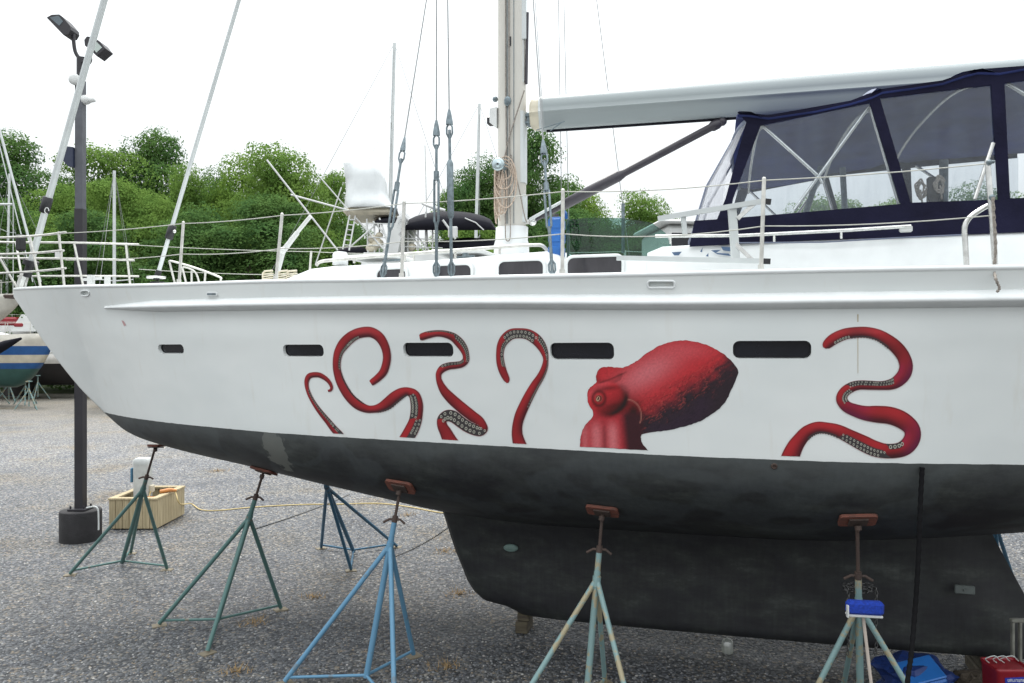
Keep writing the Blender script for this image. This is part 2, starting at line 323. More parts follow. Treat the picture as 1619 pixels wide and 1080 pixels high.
bb = n.new('ShaderNodeBump'); bb.invert = True; bb.inputs['Strength'].default_value = .9; bb.inputs['Distance'].default_value = .02; l.new(vo.outputs['Distance'], bb.inputs['Height'])
b2 = n.new('ShaderNodeBump'); b2.invert = True; b2.inputs['Strength'].default_value = .4; b2.inputs['Distance'].default_value = .02; l.new(vo2.outputs['Distance'], b2.inputs['Height']); l.new(bb.outputs[0], b2.inputs['Normal']); l.new(b2.outputs[0], p.inputs['Normal'])
M['grass'] = mat('rough_grass', (.07, .10, .03), .9, scale=.8, col2=(.04, .06, .02))
def leafmat(name, a, b):
    m, n, l, p, o = newmat(name)
    t = noise_n(n, l, .45, 3); r = ramp(n, [(.3, a), (.7, b)]); l.new(t.outputs[0], r.inputs[0])
    d = n.new('ShaderNodeBsdfDiffuse'); tr = n.new('ShaderNodeBsdfTranslucent'); x = n.new('ShaderNodeMixShader'); x.inputs[0].default_value = .35
    l.new(r.outputs[0], d.inputs[0]); l.new(r.outputs[0], tr.inputs[0]); l.new(d.outputs[0], x.inputs[1]); l.new(tr.outputs[0], x.inputs[2]); l.new(x.outputs[0], o.inputs[0]); return m
M['leafA'] = leafmat('leaves_mid', (.11, .20, .048), (.205, .315, .075))
M['leafB'] = leafmat('leaves_dark', (.060, .13, .045), (.125, .215, .062))
M['leafC'] = leafmat('leaves_bright', (.13, .23, .048), (.225, .335, .07))
M['deadgrass'] = mat('dead_grass', (.30, .20, .09), .9, var=.4, scale=20)

# ------------------------------------------------------------------ ground
g = MB()
xs = [-400, -60, -20, 0, 20, 60, 400]; ys = [-60, 0, 10, 20, 46]
for i in range(len(xs)-1):
    for j in range(len(ys)-1):
        g.add([(xs[i], ys[j], 0), (xs[i+1], ys[j], 0), (xs[i+1], ys[j+1], 0), (xs[i], ys[j+1], 0)], [[0, 1, 2, 3]], False)
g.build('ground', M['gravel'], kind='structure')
g = MB(); g.add([(-900, 46, 0), (900, 46, 0), (900, 1500, 0), (-900, 1500, 0)], [[0, 1, 2, 3]], False)
g.build('grass_field', M['grass'], kind='structure')

# ================================================================== THE SAILBOAT
boat = thing('sailboat', 'large white sailboat with a red octopus painted on its hull, propped on stands', 'sailboat', BO, -AL)
zs = pchip([-6.33, -5, -3.2, -1.7, -.6, 2.3, 4, 8.5], [3.635, 3.60, 3.548, 3.525, 3.50, 3.475, 3.475, 3.56])
bs = pchip([-6.33, -6, -5.5, -5, -4, -3, -2, -.6, 1, 2.5, 4, 6, 8.5], [.015, .19, .42, .63, 1.0, 1.31, 1.58, 1.88, 2.1, 2.19, 2.13, 1.95, 1.45])
bw = pchip([-5.005, -4.3, -3.5, -2.7, -1.77, -.53, .81, 2.0, 2.9, 3.6, 4.3, 6, 7.4], [0, .44, .83, 1.13, 1.42, 1.63, 1.83, 1.97, 1.98, 1.88, 1.76, 1.25, 0])
zc = pchip([-6.33, -5.792, -5.322, -5.032, -5.005, -4.80, -4.632, -4.362, -2.77, -1.18, -.75, .5, 2.5, 4.4, 6, 7.4, 8.5], [3.545, 2.90, 2.417, 2.180, 2.158, 2.013, 1.921, 1.833, 1.55, 1.28, 1.21, 1.12, 1.12, 1.28, 1.62, 2.158, 2.55])
def section(s, N=52):
    a, b, zz, zk = bs(s), bw(s) if -5.005 < s < 7.4 else 0, zs(s), zc(s)
    P = []
    if b > .01 and zk < ZW-.01:
        sl_ = (a-b)/(zz-ZW); d = ZW-zk
        p0 = np.array((0, zk)); p1 = np.array((b*.55, zk+min(.13*b+.02, d*.4))); p3 = np.array((b, ZW)); p2 = p3-np.array((sl_*d*.55, d*.55))
        for k in range(60):
            t = k/60; P.append((1-t)**3*p0+3*(1-t)**2*t*p1+3*(1-t)*t*t*p2+t**3*p3)
        for k in range(41):
            h = k/40; z_ = ZW+(zz-ZW)*h; P.append(np.array((b+(a-b)*h-.03*min(1, (s+5.0)/2)*(1-abs((z_-3.27)/.2) if abs(z_-3.27) < .2 else 0), z_)))
    else:
        for k in range(101):
            h = k/100; P.append(np.array((a*h**.95, zk+(zz-zk)*h)))
    P = np.array(P); dl = np.r_[0, np.cumsum(np.hypot(*np.diff(P, axis=0).T))]; q = np.linspace(0, dl[-1], N)
    return np.c_[np.interp(q, dl, P[:, 0]), np.interp(q, dl, P[:, 1])]
def T(s, z):
    P = section(s, 90); return float(np.interp(z, P[:, 1], P[:, 0]))
st = sorted(set([-6.33+.06*i for i in range(int((8.5+6.33)/.06)+1)]+[8.5]))
rings = []
for s in st:
    P = section(s); rings.append([Vector((s, -t, z)) for t, z in P[::-1]] + [Vector((s, t, z)) for t, z in P[1:]])
h = MB(); h.loft(rings, closed=True)
hull0 = h.build('hull_raw', M['hull'])
BV = BVHTree.FromPolygons(h.v, h.f)
CAML = BMI @ Vector((0, 0, CH))
def hit(u, v, off=0.0):
    d = (BMI.to_3x3() @ W(u, v, 1.0).__sub__(Vector((0, 0, CH)))).normalized()
    p, nn, i, dd = BV.ray_cast(CAML, d)
    if p is None: return None, None
    if nn.dot(d) > 0: nn = -nn
    return p + nn*off, nn
# portlights cut into the side
ports = [(250, 290, 545, 559), (447, 511, 545, 564), (637, 716, 542, 564.5), (869, 970, 542, 569), (1158, 1282, 539, 567.5)]
def rrect(w_, h_, r, n=5, skew=0):
    r = min(r, w_/2, h_/2)
    out = []
    for cx, cy, a0 in ((w_/2-r, h_/2-r, 0), (-w_/2+r, h_/2-r, 90), (-w_/2+r, -h_/2+r, 180), (w_/2-r, -h_/2+r, 270)):
        for k in range(n+1):
            a = R(a0+90*k/n); out.append((cx+r*math.cos(a), cy+r*math.sin(a)))
    return out
pinfo = []
cut = MB()
for (u0, u1, v0, v1) in ports:
    a, na = hit(u0, (v0+v1)/2); b, nb = hit(u1, (v0+v1)/2); c, nn = hit((u0+u1)/2, (v0+v1)/2); tp_, _ = hit((u0+u1)/2, v0); bt_, _ = hit((u0+u1)/2, v1)
    x = (b-a); wd = x.length; x.normalize(); ht = (tp_-bt_).length; nn = (na+nb+nn).normalized(); z = nn.cross(x)
    if z.z < 0: z = -z
    nn = x.cross(z); nn = nn if nn.y < 0 else -nn
    dep = .045
    pinfo.append((c, x, z, nn, wd, ht, dep))
    rr_ = rrect(wd, ht, .045)
    ra = [c+x*i+z*j+nn*.06 for i, j in rr_]; rb_ = [c+x*i+z*j-nn*dep for i, j in rr_]
    cut.loft([ra, rb_])
# bulwark scuppers / hawse holes
for (u0, u1, v0, v1) in [(129, 141, 460, 467), (1025, 1066, 445, 454)]:
    c, nn = hit((u0+u1)/2, (v0+v1)/2); a, _ = hit(u0, (v0+v1)/2); b, _ = hit(u1, (v0+v1)/2); x = (b-a); wd = x.length; x.normalize(); z = Vector((0, 0, 1)); ht = (v1-v0)/F*(BM @ c).y
    nn = x.cross(z).normalized(); nn = nn if nn.y < 0 else -nn
    rr_ = rrect(wd, ht, ht*.45); cut.loft([[c+x*i+z*j+nn*.06 for i, j in rr_], [c+x*i+z*j-nn*.03 for i, j in rr_]])
co = cut.build('cutter', M['black'])
import bmesh
bm_ = bmesh.new(); bm_.from_mesh(co.data); bmesh.ops.remove_doubles(bm_, verts=bm_.verts, dist=1e-5); bmesh.ops.recalc_face_normals(bm_, faces=bm_.faces); bm_.to_mesh(co.data); bm_.free()
bm_ = bmesh.new(); bm_.from_mesh(hull0.data); bmesh.ops.remove_doubles(bm_, verts=bm_.verts, dist=1e-5); bmesh.ops.recalc_face_normals(bm_, faces=bm_.faces); bm_.to_mesh(hull0.data); bm_.free()
co0 = [v.co.copy() for v in hull0.data.vertices]
faces0 = []; nr0 = [Vector() for v in co0]
for p_ in hull0.data.polygons:
    if len(p_.vertices) <= 4 and abs(p_.normal.z) < .985:
        faces0.append(tuple(p_.vertices))
        for k_ in p_.vertices: nr0[k_] += p_.normal*p_.area
    elif len(p_.vertices) <= 4: faces0.append(tuple(p_.vertices)); [nr0[k_].__iadd__(p_.normal*p_.area) for k_ in p_.vertices] if p_.normal.z < 0 else None
nr0 = [n_.normalized() if n_.length > 0 else Vector((0, 0, 1)) for n_ in nr0]
BV = BVHTree.FromPolygons(co0, faces0)
md = hull0.modifiers.new('b', 'BOOLEAN'); md.operation = 'DIFFERENCE'; md.object = co; md.solver = 'EXACT'
dg = bpy.context.evaluated_depsgraph_get(); me = bpy.data.meshes.new_from_object(hull0.evaluated_get(dg))
bpy.data.objects.remove(hull0); bpy.data.objects.remove(co)
me.name = 'hull'; hull = bpy.data.objects.new('hull', me); S.collection.objects.link(hull); hull.parent = boat
from mathutils.geometry import barycentric_transform
def snorm(p):
    q, nn, i, d = BV.find_nearest(p); f = faces0[i]
    ws = [1/max((co0[k]-q).length, 1e-4) for k in f]; acc = Vector()
    for k, w_ in zip(f, ws): acc += nr0[k]*w_
    return acc.normalized(), d
ln = [None]*len(me.loops); cache = {}
for pl in me.polygons:
    q, nn, i, d = BV.find_nearest(pl.center)
    outer = (d < .012 and abs(nn.dot(pl.normal)) > .85 and pl.normal.z < .9) or (d < .02 and pl.center.z < ZW-.2)
    pl.use_smooth = outer
    for li in pl.loop_indices:
        vi = me.loops[li].vertex_index
        if outer:
            if vi not in cache: cache[vi] = snorm(me.vertices[vi].co)[0]
            nv = cache[vi]; ln[li] = nv if nv.dot(pl.normal) > 0 else -nv
            if abs(nv.dot(pl.normal)) < .5: ln[li] = pl.normal.copy()
        else: ln[li] = pl.normal.copy()
me.normals_split_custom_set([tuple(v) for v in ln])
for (c, x, z, nn, wd, ht, dep) in pinfo:
    gl = MB(); gl.prism([c+x*i+z*j-nn*(dep-.004) for i, j in rrect(wd-.004, ht-.004, .043)], nn*.006); gl.build('portlight', M['glassdark'], hull)
    fr = MB(); rr1 = rrect(wd-.002, ht-.002, .045); rr2 = rrect(wd-.022, ht-.022, .036)
    A = [[c+x*i+z*j-nn*(dep-.010) for i, j in rr1], [c+x*i+z*j-nn*(dep-.016) for i, j in rr2]]
    fr.loft([A[0], A[1]], caps=(False, False)); fr.build('portlight_rim', M['black'], hull)
# hawse rims and slot
for (u0, u1, v0, v1) in [(129, 141, 460, 467), (1025, 1066, 445, 454)]:
    rim = MB()
    pts = [hit(uu, vv, .004)[0] for uu, vv in [((u0+u1)/2+i, (v0+v1)/2+j) for i, j in rrect(u1-u0+1.5, v1-v0+1.5, 4)]]
    rim.tube(pts+pts[:2], .008, 6); rim.build('hawse_rim', M['white'], hull)
sl = MB(); cpt, nn = hit(336, 464.5); x = (hit(348, 464.5)[0]-cpt).normalized()
sl.prism([cpt+x*i+Vector((0, 0, 1))*j+nn*.002 for i, j in rrect(.145, .04, .018)], nn*.008); sl.build('hawse_plate', M['white'], hull)
sl = MB(); sl.prism([cpt+x*i+Vector((0, 0, 1))*j+nn*.0122 for i, j in rrect(.12, .018, .008)], nn*.002); sl.build('hawse_slot', M['galv'], hull)
# through-hull fitting near the waterline, small stains
fit = MB(); c, nn = hit(1224, 737); Mx = nn.to_track_quat('Z', 'Y').to_matrix(); fit.lathe([(.022, -.01), (.022, .008), (.012, .008), (.012, .002)], c, 14, Mx); fit.build('drain_fitting', M['rust'], hull)
tr_ = MB(); c, nn = hit(1355, 500, .002); c2, n2 = hit(1357, 560, .002)
pr = [hit(1353, 497, .003)[0], hit(1357.5, 497, .003)[0], hit(1356.5, 515, .003)[0], hit(1356.8, 585, .003)[0], hit(1355.6, 585, .003)[0], hit(1355.2, 515, .003)[0]]
tr_.add([hit(u_, v_, .003)[0] for u_, v_ in ((1355.2, 497), (1357, 497), (1356.6, 540), (1356.6, 590), (1355.9, 590), (1355.6, 540))], [[0, 1, 2, 5], [2, 3, 4, 5]]); tr_.build('rust_weep', mat('rust_stain', (.50, .42, .28), .6), hull)
tr_ = MB(); tr_.add([hit(u_, v_, .003)[0] for u_, v_ in ((192.5, 506.5), (196, 507.5), (200, 514.5), (196.5, 515.5))], [[0, 1, 2, 3]]); tr_.build('registration_sticker', mat('faded_red_sticker', (.55, .33, .33), .5), hull)
# rub rail
zr = pchip([-5.3, -2, 0, 2.3, 8.5], [3.368, 3.335, 3.31, 3.275, 3.31])
rail = MB(); rings = []
s0 = hit(165, 488)[0].x
ss = [s0+.02, s0+.1, s0+.25, s0+.5, s0+.9]+list(np.arange(s0+1.2, 8.4, .15))
for s in ss:
    k = sm(s0-.1, s0+1.0, s); hh = .014+.046*k; pr_ = .008+.06*k; z = zr(s)
    a, b = T(s, z+hh), T(s, z-hh*.9)
    rings.append([Vector((s, -(t), zz)) for t, zz in ((a-.02, z+hh), (a+.004, z+hh), (a+pr_*.7, z+hh*.45), (a+pr_, z+hh*.1), (a+pr_, z-hh*.25), (b+pr_*.55, z-hh*.62), (b+.002, z-hh*.9), (b-.02, z-hh*.9))])
rail.loft(rings); rail.loft([[Vector((v.x, -v.y, v.z)) for v in r][::-1] for r in rings])
rail.build('rub_rail', M['white'], boat)
# gunwale cap
cap = MB()
for sg in (-1, 1):
    P = [(s, sg*(bs(s)-.012), zs(s)+.006) for s in np.arange(-6.28, 8.5, .12)]; cap.tube(P, .02, 8)
cap.build('gunwale', M['white'], boat)
# keel and rudder
k = MB(); rings = []
LE = pchip([.2, .284, .323, .65, 1.21, 1.6], [.1, -.07, -.31, -.543, -.754, -.9]); 
for z in [.215, .24, .29, .33, .4, .5, .65, .8, .95, 1.1, 1.25, 1.4]:
    a = LE(z); b = 4.95-(z-.2)*.5; th = .17+.02*(z) + .10*sm(.9, 1.4, z); th *= (.72 if z < .22 else .92 if z < .25 else 1)
    prof = [(0, 0), (.012, .35), (.04, .62), (.09, .84), (.18, .97), (.3, 1), (.5, .97), (.7, .85), (.88, .55), (1, .18)]
    ring = [Vector((a+(b-a)*x, -th*y, z)) for x, y in prof]+[Vector((a+(b-a)*x, th*y, z)) for x, y in prof[:0:-1]]
    rings.append(ring)
k.loft(rings); k.build('keel', M['hull'], boat)
# slope the keel foot a little: deeper forward blocks carry it
k = MB(); rings = []
for z, a, b in [(.45, 6.9, 7.75), (1.0, 6.85, 7.72), (1.6, 6.8, 7.6), (2.3, 6.7, 7.45)]:
    rings.append([Vector((a+(b-a)*x, y, z)) for x, y in ((0, 0), (.1, -.05), (.4, -.06), (1, -.01), (1, .01), (.4, .06), (.1, .05))])
k.loft(rings); k.build('rudder', M['hull'], boat)
# zinc plates
z1 = MB(); c, nn = hit(0, 0) if False else (None, None)
def keelpt(u, v): return L(u, v, .195)
c = keelpt(808, 866); z1.lathe([(.075, 0), (.075, .015), (.05, .022), (.015, .022), (.012, .03)], c+Vector((0, .0, 0)), 18, Matrix.Rotation(R(90), 3, 'X') @ Matrix.Diagonal((1, .5, 1)))
z1.build('zinc_anode', mat('zinc', (.16, .24, .22), .6), boat)
z1 = MB(); c = keelpt(1525, 932); z1.box(c, (.16, .03, .075), bev=.006); z1.box(c+Vector((0, -.018, 0)), (.03, .02, .02)); z1.build('zinc_anode', mat('zinc_grey', (.12, .14, .135), .6), boat)

# ------------------------------------------------------------------ mural
RED = np.array((.43, .020, .026)); HI = np.array((.56, .085, .10)); DK = np.array((.075, .006, .012)); NB = np.array((.022, .012, .018))
def tentacle(pts, origin, sc, suck, n=7, label=None, purple=()):
    P = [((x/sc)+origin[0], (y/sc)+origin[1], hw/sc) for x, y, hw in pts]
    C = spline(P, n); N = len(C); cols = []; mb = MB(); K = 15; out = []
    cut_k = None
    for i, c in enumerate(C):
        a, b = C[max(i-1, 0)], C[min(i+1, N-1)]; d = np.array((b[0]-a[0], b[1]-a[1])); d /= (np.hypot(*d)+1e-9); nn = np.array((-d[1], d[0]))
        f = i/(n)                                           # control-point index
        row = []
        for k in range(K):
            q = (-1+2*(k-1)/(K-3)) if 0 < k < K-1 else (-1.0 if k == 0 else 1.0); hw = c[2]+(.9 if k in (0, K-1) else 0)
            x = c[0]+nn[0]*q*hw; y = c[1]+nn[1]*q*hw
            p, nrm = hit(x, y, .003)
            if p is not None and p.z < ZW+.03: p = Vector((p.x, -(T(p.x, ZW+.03)+.003), ZW+.03))
            row.append(p if p is not None else out[-1][k])
            # painted light from upper left, rounded limb
            ny = nn[1]*q; nx = nn[0]*q
            sh = .5-.42*ny-.18*nx; sh = max(0, min(1, sh))*(1-.35*abs(q)**3)
            col = DK*(1-sm(.12, .7, sh))+RED*sm(.12, .7, sh); col = col+(HI-col)*.45*sm(.66, .95, sh); col = col*(.82+.30*noise.noise(Vector((c[0]*.03, c[1]*.03, 9))))
            for (f0, f1) in purple:
                w_ = .32*sm(f0-1.2, f0+.6, f)*(1-sm(f1-.6, f1+1.2, f)); col = col*(1-w_)+np.array((.26, .012, .10))*w_*(.5+.5*abs(q))
            for (f0, f1, sd_, cv) in suck:
                w_ = sm(f0-.4, f0+.4, f)*(1-sm(f1-.4, f1+.4, f)); e = cv*w_*2
                if e > .02:
                    qq = q*sd_
                    if qq > 1-e:
                        nz = noise.noise(Vector((x*.5, y*.5, 3))); col = np.array((.030, .030, .032))*(1+.6*nz)+np.array((.012, .006, .006))
            if k in (1, K-2): col = col*.4
            if k in (0, K-1): col = np.array((.66, .42, .42))
            cols.append(tuple(col))
        out.append(row)
    mb.add([v for r in out for v in r], [[i*K+k, i*K+k+1, (i+1)*K+k+1, (i+1)*K+k] for i in range(N-1) for k in range(K-1)])
    # thin pale halo left by the sprayed outline
    # suckers: little pale rings
    acc = 0
    for i in range(1, N):
        f = i/n; c = C[i]; a = C[i-1]; acc += math.hypot(c[0]-a[0], c[1]-a[1])
        for (f0, f1, sd_, cv) in suck:
            if f0 <= f <= f1 and cv > .07:
                width = c[2]*2*cv; rows = 2 if (cv > .4 and width > 5) else 1
                r = max(width/rows*.34, .85) if rows == 2 else max(min(width*.4, 3.2), .8)
                if cv < .2: r = max(.9, c[2]*.16)
                if acc > r*2.1:
                    acc = 0; d = np.array((c[0]-a[0], c[1]-a[1])); d /= (np.hypot(*d)+1e-9); nn = np.array((-d[1], d[0]))
                    for rr_i in range(rows):
                        q = sd_*(1-2*cv*(rr_i+.5)/rows) if cv >= .2 else sd_*1.0
                        cx = c[0]+nn[0]*q*c[2]+d[0]*rr_i*r; cy = c[1]+nn[1]*q*c[2]+d[1]*rr_i*r
                        pc_, _ = hit(cx, cy+r)
                        if pc_ is None or pc_.z < ZW+.045: continue
                        m_ = 10; ra = []; rb_ = []
                        for j in range(m_):
                            an = 2*math.pi*j/m_; e1, e2 = math.cos(an), math.sin(an)
                            p1, _ = hit(cx+e1*r*.8, cy+e2*r, .0045); p2, _ = hit(cx+e1*r*.42, cy+e2*r*.55, .0045)
                            ra.append(p1); rb_.append(p2)
                        if cv < .2:
                            mb.add(ra, [list(range(m_))], False); cols += [(.05, .03, .03)]*m_
                        else:
                            mb.add(ra+rb_, [[j, (j+1) % m_, m_+(j+1) % m_, m_+j] for j in range(m_)], False)
                            cc = (.42, .41, .35) if c[2]*cv*2 > 4.5 else (.26, .24, .20); cols += [cc]*(2*m_)
                    break
    mb.build('painted_tentacle', M['mural'], hull, label=label, cols=cols)
A0 = (450, 500); B0 = (640, 500); D0 = (1220, 500)
tentacle([(372,638,6),(395,630,9),(403,605,10),(385,565,13),(350,530,16),(300,503,19),(250,500,20),(212,512,21),(192,548,18),(192,600,14),(210,660,14),(240,720,15),(275,775,17),(320,835,20),(370,895,23),(420,958,27),(468,1012,31),(494,1055,33)], A0, 5.4,
         [(9.5, 19, -1, .5)], label='thin short painted tentacle, foremost on the hull')
tentacle([(738,572,20),(755,560,26),(800,525,29),(845,475,32),(870,400,32),(875,330,32),(855,250,34),(812,180,38),(750,140,40),(690,135,42),(620,150,42),(557,187,45),(505,240,45),(465,305,37),(448,380,32),(450,460,31),(475,550,34),(515,630,36),(565,700,37),(630,757,38),(700,790,31),(760,793,29),(820,779,37),(880,745,47),(940,694,48),(1000,655,42),(1055,642,32),(1108,675,44),(1130,750,50),(1128,830,50),(1115,900,52),(1085,970,56),(1040,1047,55),(1012,1095,55)], A0, 5.4,
         [(10, 15, -1, .27), (15.3, 19.5, -1, .1), (21.5, 26, 1, .1), (26.6, 29.6, 1, .62), (29.7, 34, -1, .55)], label='long looping painted tentacle forward, ending in a hooked tip')
tentacle([(122,172,16),(140,168,26),(190,152,27),(260,140,24),(330,146,26),(395,170,31),(445,215,35),(480,265,31),(498,315,24),(497,358,25),(465,388,25),(420,398,26),(360,405,27),(310,425,28),(280,462,22),(277,505,20),(292,552,25),(325,610,33),(375,665,39),(430,715,41),(490,765,42),(550,812,41),(600,850,40),(628,885,36),(640,915,34),(610,932,40),(560,918,44),(505,893,44),(450,855,44),(400,818,46),(350,808,44),(308,835,38),(305,885,38),(335,945,46),(372,1018,54),(412,1075,56)], B0, 5.142,
         [(2, 5, -1, .22), (5, 9, -1, .55), (9.1, 13, 1, .42), (24, 31, 1, .95)], label='painted tentacle with a zigzag bend over the third portlight')
tentacle([(836,542,4),(830,515,22),(800,450,29),(780,380,30),(774,310,28),(785,240,32),(815,187,38),(865,147,40),(930,138,38),(1000,147,40),(1060,182,42),(1105,232,37),(1135,290,28),(1147,350,19),(1136,420,24),(1105,490,28),(1060,560,33),(1015,640,37),(975,720,39),(940,800,40),(918,880,38),(915,960,42),(935,1043,50),(962,1100,54)], B0, 5.142,
         [(2.5, 5.8, 1, .45), (5.9, 10, 1, .85), (10.2, 13, -1, .5), (13.2, 18, -1, .2)], label='painted tentacle curved like a question mark')
tentacle([(376,226,8),(386,210,27),(410,186,35),(450,157,38),(520,127,37),(600,115,36),(680,115,36),(760,135,38),(830,175,42),(890,225,45),(935,285,45),(955,350,46),(942,410,46),(900,458,42),(850,484,36),(780,493,29),(700,491,30),(620,490,31),(560,508,34),(512,545,35),(498,592,38),(530,640,38),(595,670,43),(670,690,50),(750,697,58),(840,706,60),(920,735,60),(985,785,56),(1003,840,56),(985,895,56),(945,935,54),(890,955,50),(810,958,50),(730,940,54),(650,903,54),(560,858,48),(470,815,43),(390,795,38),(320,793,40),(250,825,44),(203,875,48),(165,930,55),(133,1003,62),(122,1050,62)], D0, 4.5,
         [(2.6, 4.4, 1, .3), (4.5, 8.5, 1, .1), (13.5, 18, 1, .55), (18.1, 20.6, -1, .5), (30, 31.8, 1, .4), (31.9, 35.6, -1, .52), (35.8, 39.5, -1, .1)], purple=((11, 13), (21, 23), (27, 30)), label='thickest painted tentacle, aft of the octopus')
# head
OUT = [(104,1005),(98,1000),(97,985),(100,940),(115,870),(150,800),(205,740),(216,690),(185,640),(165,580),(168,510),(190,468),(235,432),(248,415),(240,375),(255,325),(295,292),(350,284),(420,289),(480,292),(540,268),(600,235),(660,190),(730,140),(810,95),(890,65),(980,48),(1060,47),(1140,60),(1210,78),(1290,110),(1360,150),(1420,195),(1480,255),(1518,322),(1502,385),(1475,450),(1440,530),(1400,600),(1330,675),(1250,730),(1180,770),(1100,800),(1000,828),(900,850),(800,865),(700,880),(650,897),(645,935),(665,982),(705,1030),(690,1033),(500,1022),(300,1011),(125,1006)]
def headcol(x, y):
    ax, ay = .86, -.50                                         # mantle axis
    pa = x*ax+y*ay; pb = -x*ay+y*ax                            # along, across
    nf = noise.noise(Vector((pa*.010, pb*.032, 5))); nf2 = noise.noise(Vector((pa*.013, pb*.042, 8))); nz = noise.noise(Vector((x*.008, y*.008, 0)))
    d = (y-(650-(x-600)*.60))/240+.28*nz+.22*nf
    col = RED*1.08
    hl = math.exp(-(((pa-430)/330)**2+((pb-640)/120)**2)); col = col+(np.array((.58, .16, .18))-col)*.8*hl
    hl = math.exp(-(((x-1050)/240)**2+((y-140)/70)**2)); col = col+(HI-col)*.55*hl
    dk = sm(-.25, .95, d); col = col*(1-dk)+NB*dk
    if d > -.35:
        rid = math.exp(-((nf2-.12)/.05)**2)*sm(-.3, .1, d)*(1-sm(.75, 1.25, d)); col = col+(np.array((.50, .07, .06))-col)*.45*rid
        col = col*(1-.55*math.exp(-((nf2+.02)/.05)**2)*sm(-.3, .1, d))
    pur = sm(.8, 1.5, d)*(1-sm(1200, 1450, x)); col = col+np.array((.004, .001, .008))*pur
    e = sm(1370, 1540, x+.30*y+70*nf); col = col*(1-.8*e)+NB*.8*e
    # shade where the mantle meets the head
    col = col*(1-.92*math.exp(-(((x-575)/85)**2+((y-690)/130)**2)))
    # arms' root below the eye
    if y > 600 and x < 760:
        b = RED*.88
        for cx, wd, st in ((245, 52, .75), (392, 50, .8), (140, 30, .5), (318, 22, -.4)):
            g_ = math.exp(-((x-cx-(y-900)*.04)/wd)**2)*sm(720, 880, y)
            b = b+(np.array((.60, .17, .18))-b)*st*g_ if st > 0 else b*(1+st*g_)
        b = b*(1-.95*sm(440, 545, x+(940-y)*.10)); b = b+np.array((.018, .006, .010))
        w_ = sm(640, 740, y)*(1-sm(620, 700, x)*(1-sm(860, 900, y))); col = col*(1-w_)+b*w_
    # brow knob
    r = math.hypot((x-345)/115, (y-350)/75)
    if r < 1.2 and y < 440: col = col*(1-.35*sm(.5, 1.1, r)*(1 if y > 345 else .3))
    # the eye mound
    r = math.hypot((x-335)/178, (y-560)/152); lx, ly = (x-335)/178, (y-560)/152
    if r < 1.3:
        s_ = .66-.50*ly-.42*lx; c = RED*(.16+1.2*max(0, min(1, s_))); c = c+(HI-c)*.5*sm(.8, 1.15, s_); w_ = 1-sm(.82, 1.06, r); col = col*(1-w_)+c*w_
        k_ = max(0, lx*.75+ly*.55); col = col*(1-.95*min(1, k_*1.3)*math.exp(-((r-.98)/.20)**2))
    d3 = math.exp(-(((y-478+(x-330)*.10)/26)**2+((x-350)/120)**2)); col = col*(1-.62*d3)
    d6 = math.exp(-(((y-655+(x-330)*.25)/30)**2+((x-400)/110)**2)); col = col*(1-.5*d6)
    if 230 < x < 600: d4 = math.exp(-((y-(432-(x-260)*.30-.0004*(x-260)**2))/10)**2)*sm(230, 290, x)*(1-sm(470, 560, x)); col = col*(1-.55*d4)
    r2 = math.hypot((x-268)/56, (y-568)/64); col = col*(1-.72*math.exp(-((r2-1)/.28)**2))
    d5 = math.hypot((x-520)/128, (y-725)/148)-1
    if x > 525 and y < 790: col = col+(np.array((.42, .17, .13))-col)*.7*math.exp(-(d5/.035)**2)
    col = col*(1+.22*noise.noise(Vector((x*.06, y*.06, 2)))+.12*noise.noise(Vector((x*.15, y*.15, 4))))
    return tuple(np.clip(col, .006, 1))
mb = MB(); cols = []
sc = 5.686; poly = spline(OUT, 4, True)
cx0, cy0 = 620, 480
# fill by a grid clipped to the outline: rows of constant y, edges on the outline
poly = [(a, b) for a, b in poly]
bm_ = bmesh.new(); vs = [bm_.verts.new((x+random.uniform(-2.5, 2.5), y+random.uniform(-3, 3), 0)) for x, y in poly]; bm_.faces.new(vs)
for a in range(int(80), 1540, 9): bmesh.ops.bisect_plane(bm_, geom=bm_.verts[:]+bm_.edges[:]+bm_.faces[:], plane_co=(a, 0, 0), plane_no=(1, 0, 0))
for a in range(40, 1050, 9): bmesh.ops.bisect_plane(bm_, geom=bm_.verts[:]+bm_.edges[:]+bm_.faces[:], plane_co=(0, a, 0), plane_no=(0, 1, 0))
bm_.verts.index_update(); P = []
edge = {v.index for v in bm_.verts if v.is_boundary}
for v in bm_.verts:
    p, _ = hit(900+v.co.x/sc, 530+v.co.y/sc, .003); P.append(p); c = headcol(v.co.x, v.co.y); cols.append(tuple(q*.5 for q in c) if v.index in edge else c)
mb.add(P, [[v.index for v in f.verts] for f in bm_.faces]); bm_.free()
head = mb.build('painted_octopus_head', M['mural'], hull, cols=cols)
def disc(px, r, col, off=.005, r_in=0, ry=1, ang=0):
    global mb, cols
    m_ = 16; a = []; b = []
    for j in range(m_):
        t = 2*math.pi*j/m_; e1 = r*math.cos(t); e2 = r*ry*math.sin(t); e1, e2 = e1*math.cos(ang)-e2*math.sin(ang), e1*math.sin(ang)+e2*math.cos(ang)
        a.append(hit(900+(px[0]+e1)/sc, 530+(px[1]+e2)/sc, off)[0])
        if r_in: b.append(hit(900+(px[0]+e1*r_in)/sc, 530+(px[1]+e2*r_in)/sc, off)[0])
    if r_in: mb.add(a+b, [[j, (j+1) % m_, m_+(j+1) % m_, m_+j] for j in range(m_)]); cols += [col]*(2*m_)
    else: mb.add(a, [list(range(m_))]); cols += [col]*m_
mb = MB(); cols = []
disc((268, 568), 34, (.16, .012, .014), .0045); disc((268, 568), 33, (.34, .08, .06), .0055, .84); disc((262, 570), 15, (.55, .36, .24), .0065, 0, 1.5, .35); disc((263, 568), 7, (.03, .01, .01), .0075, 0, 2.4, .35)
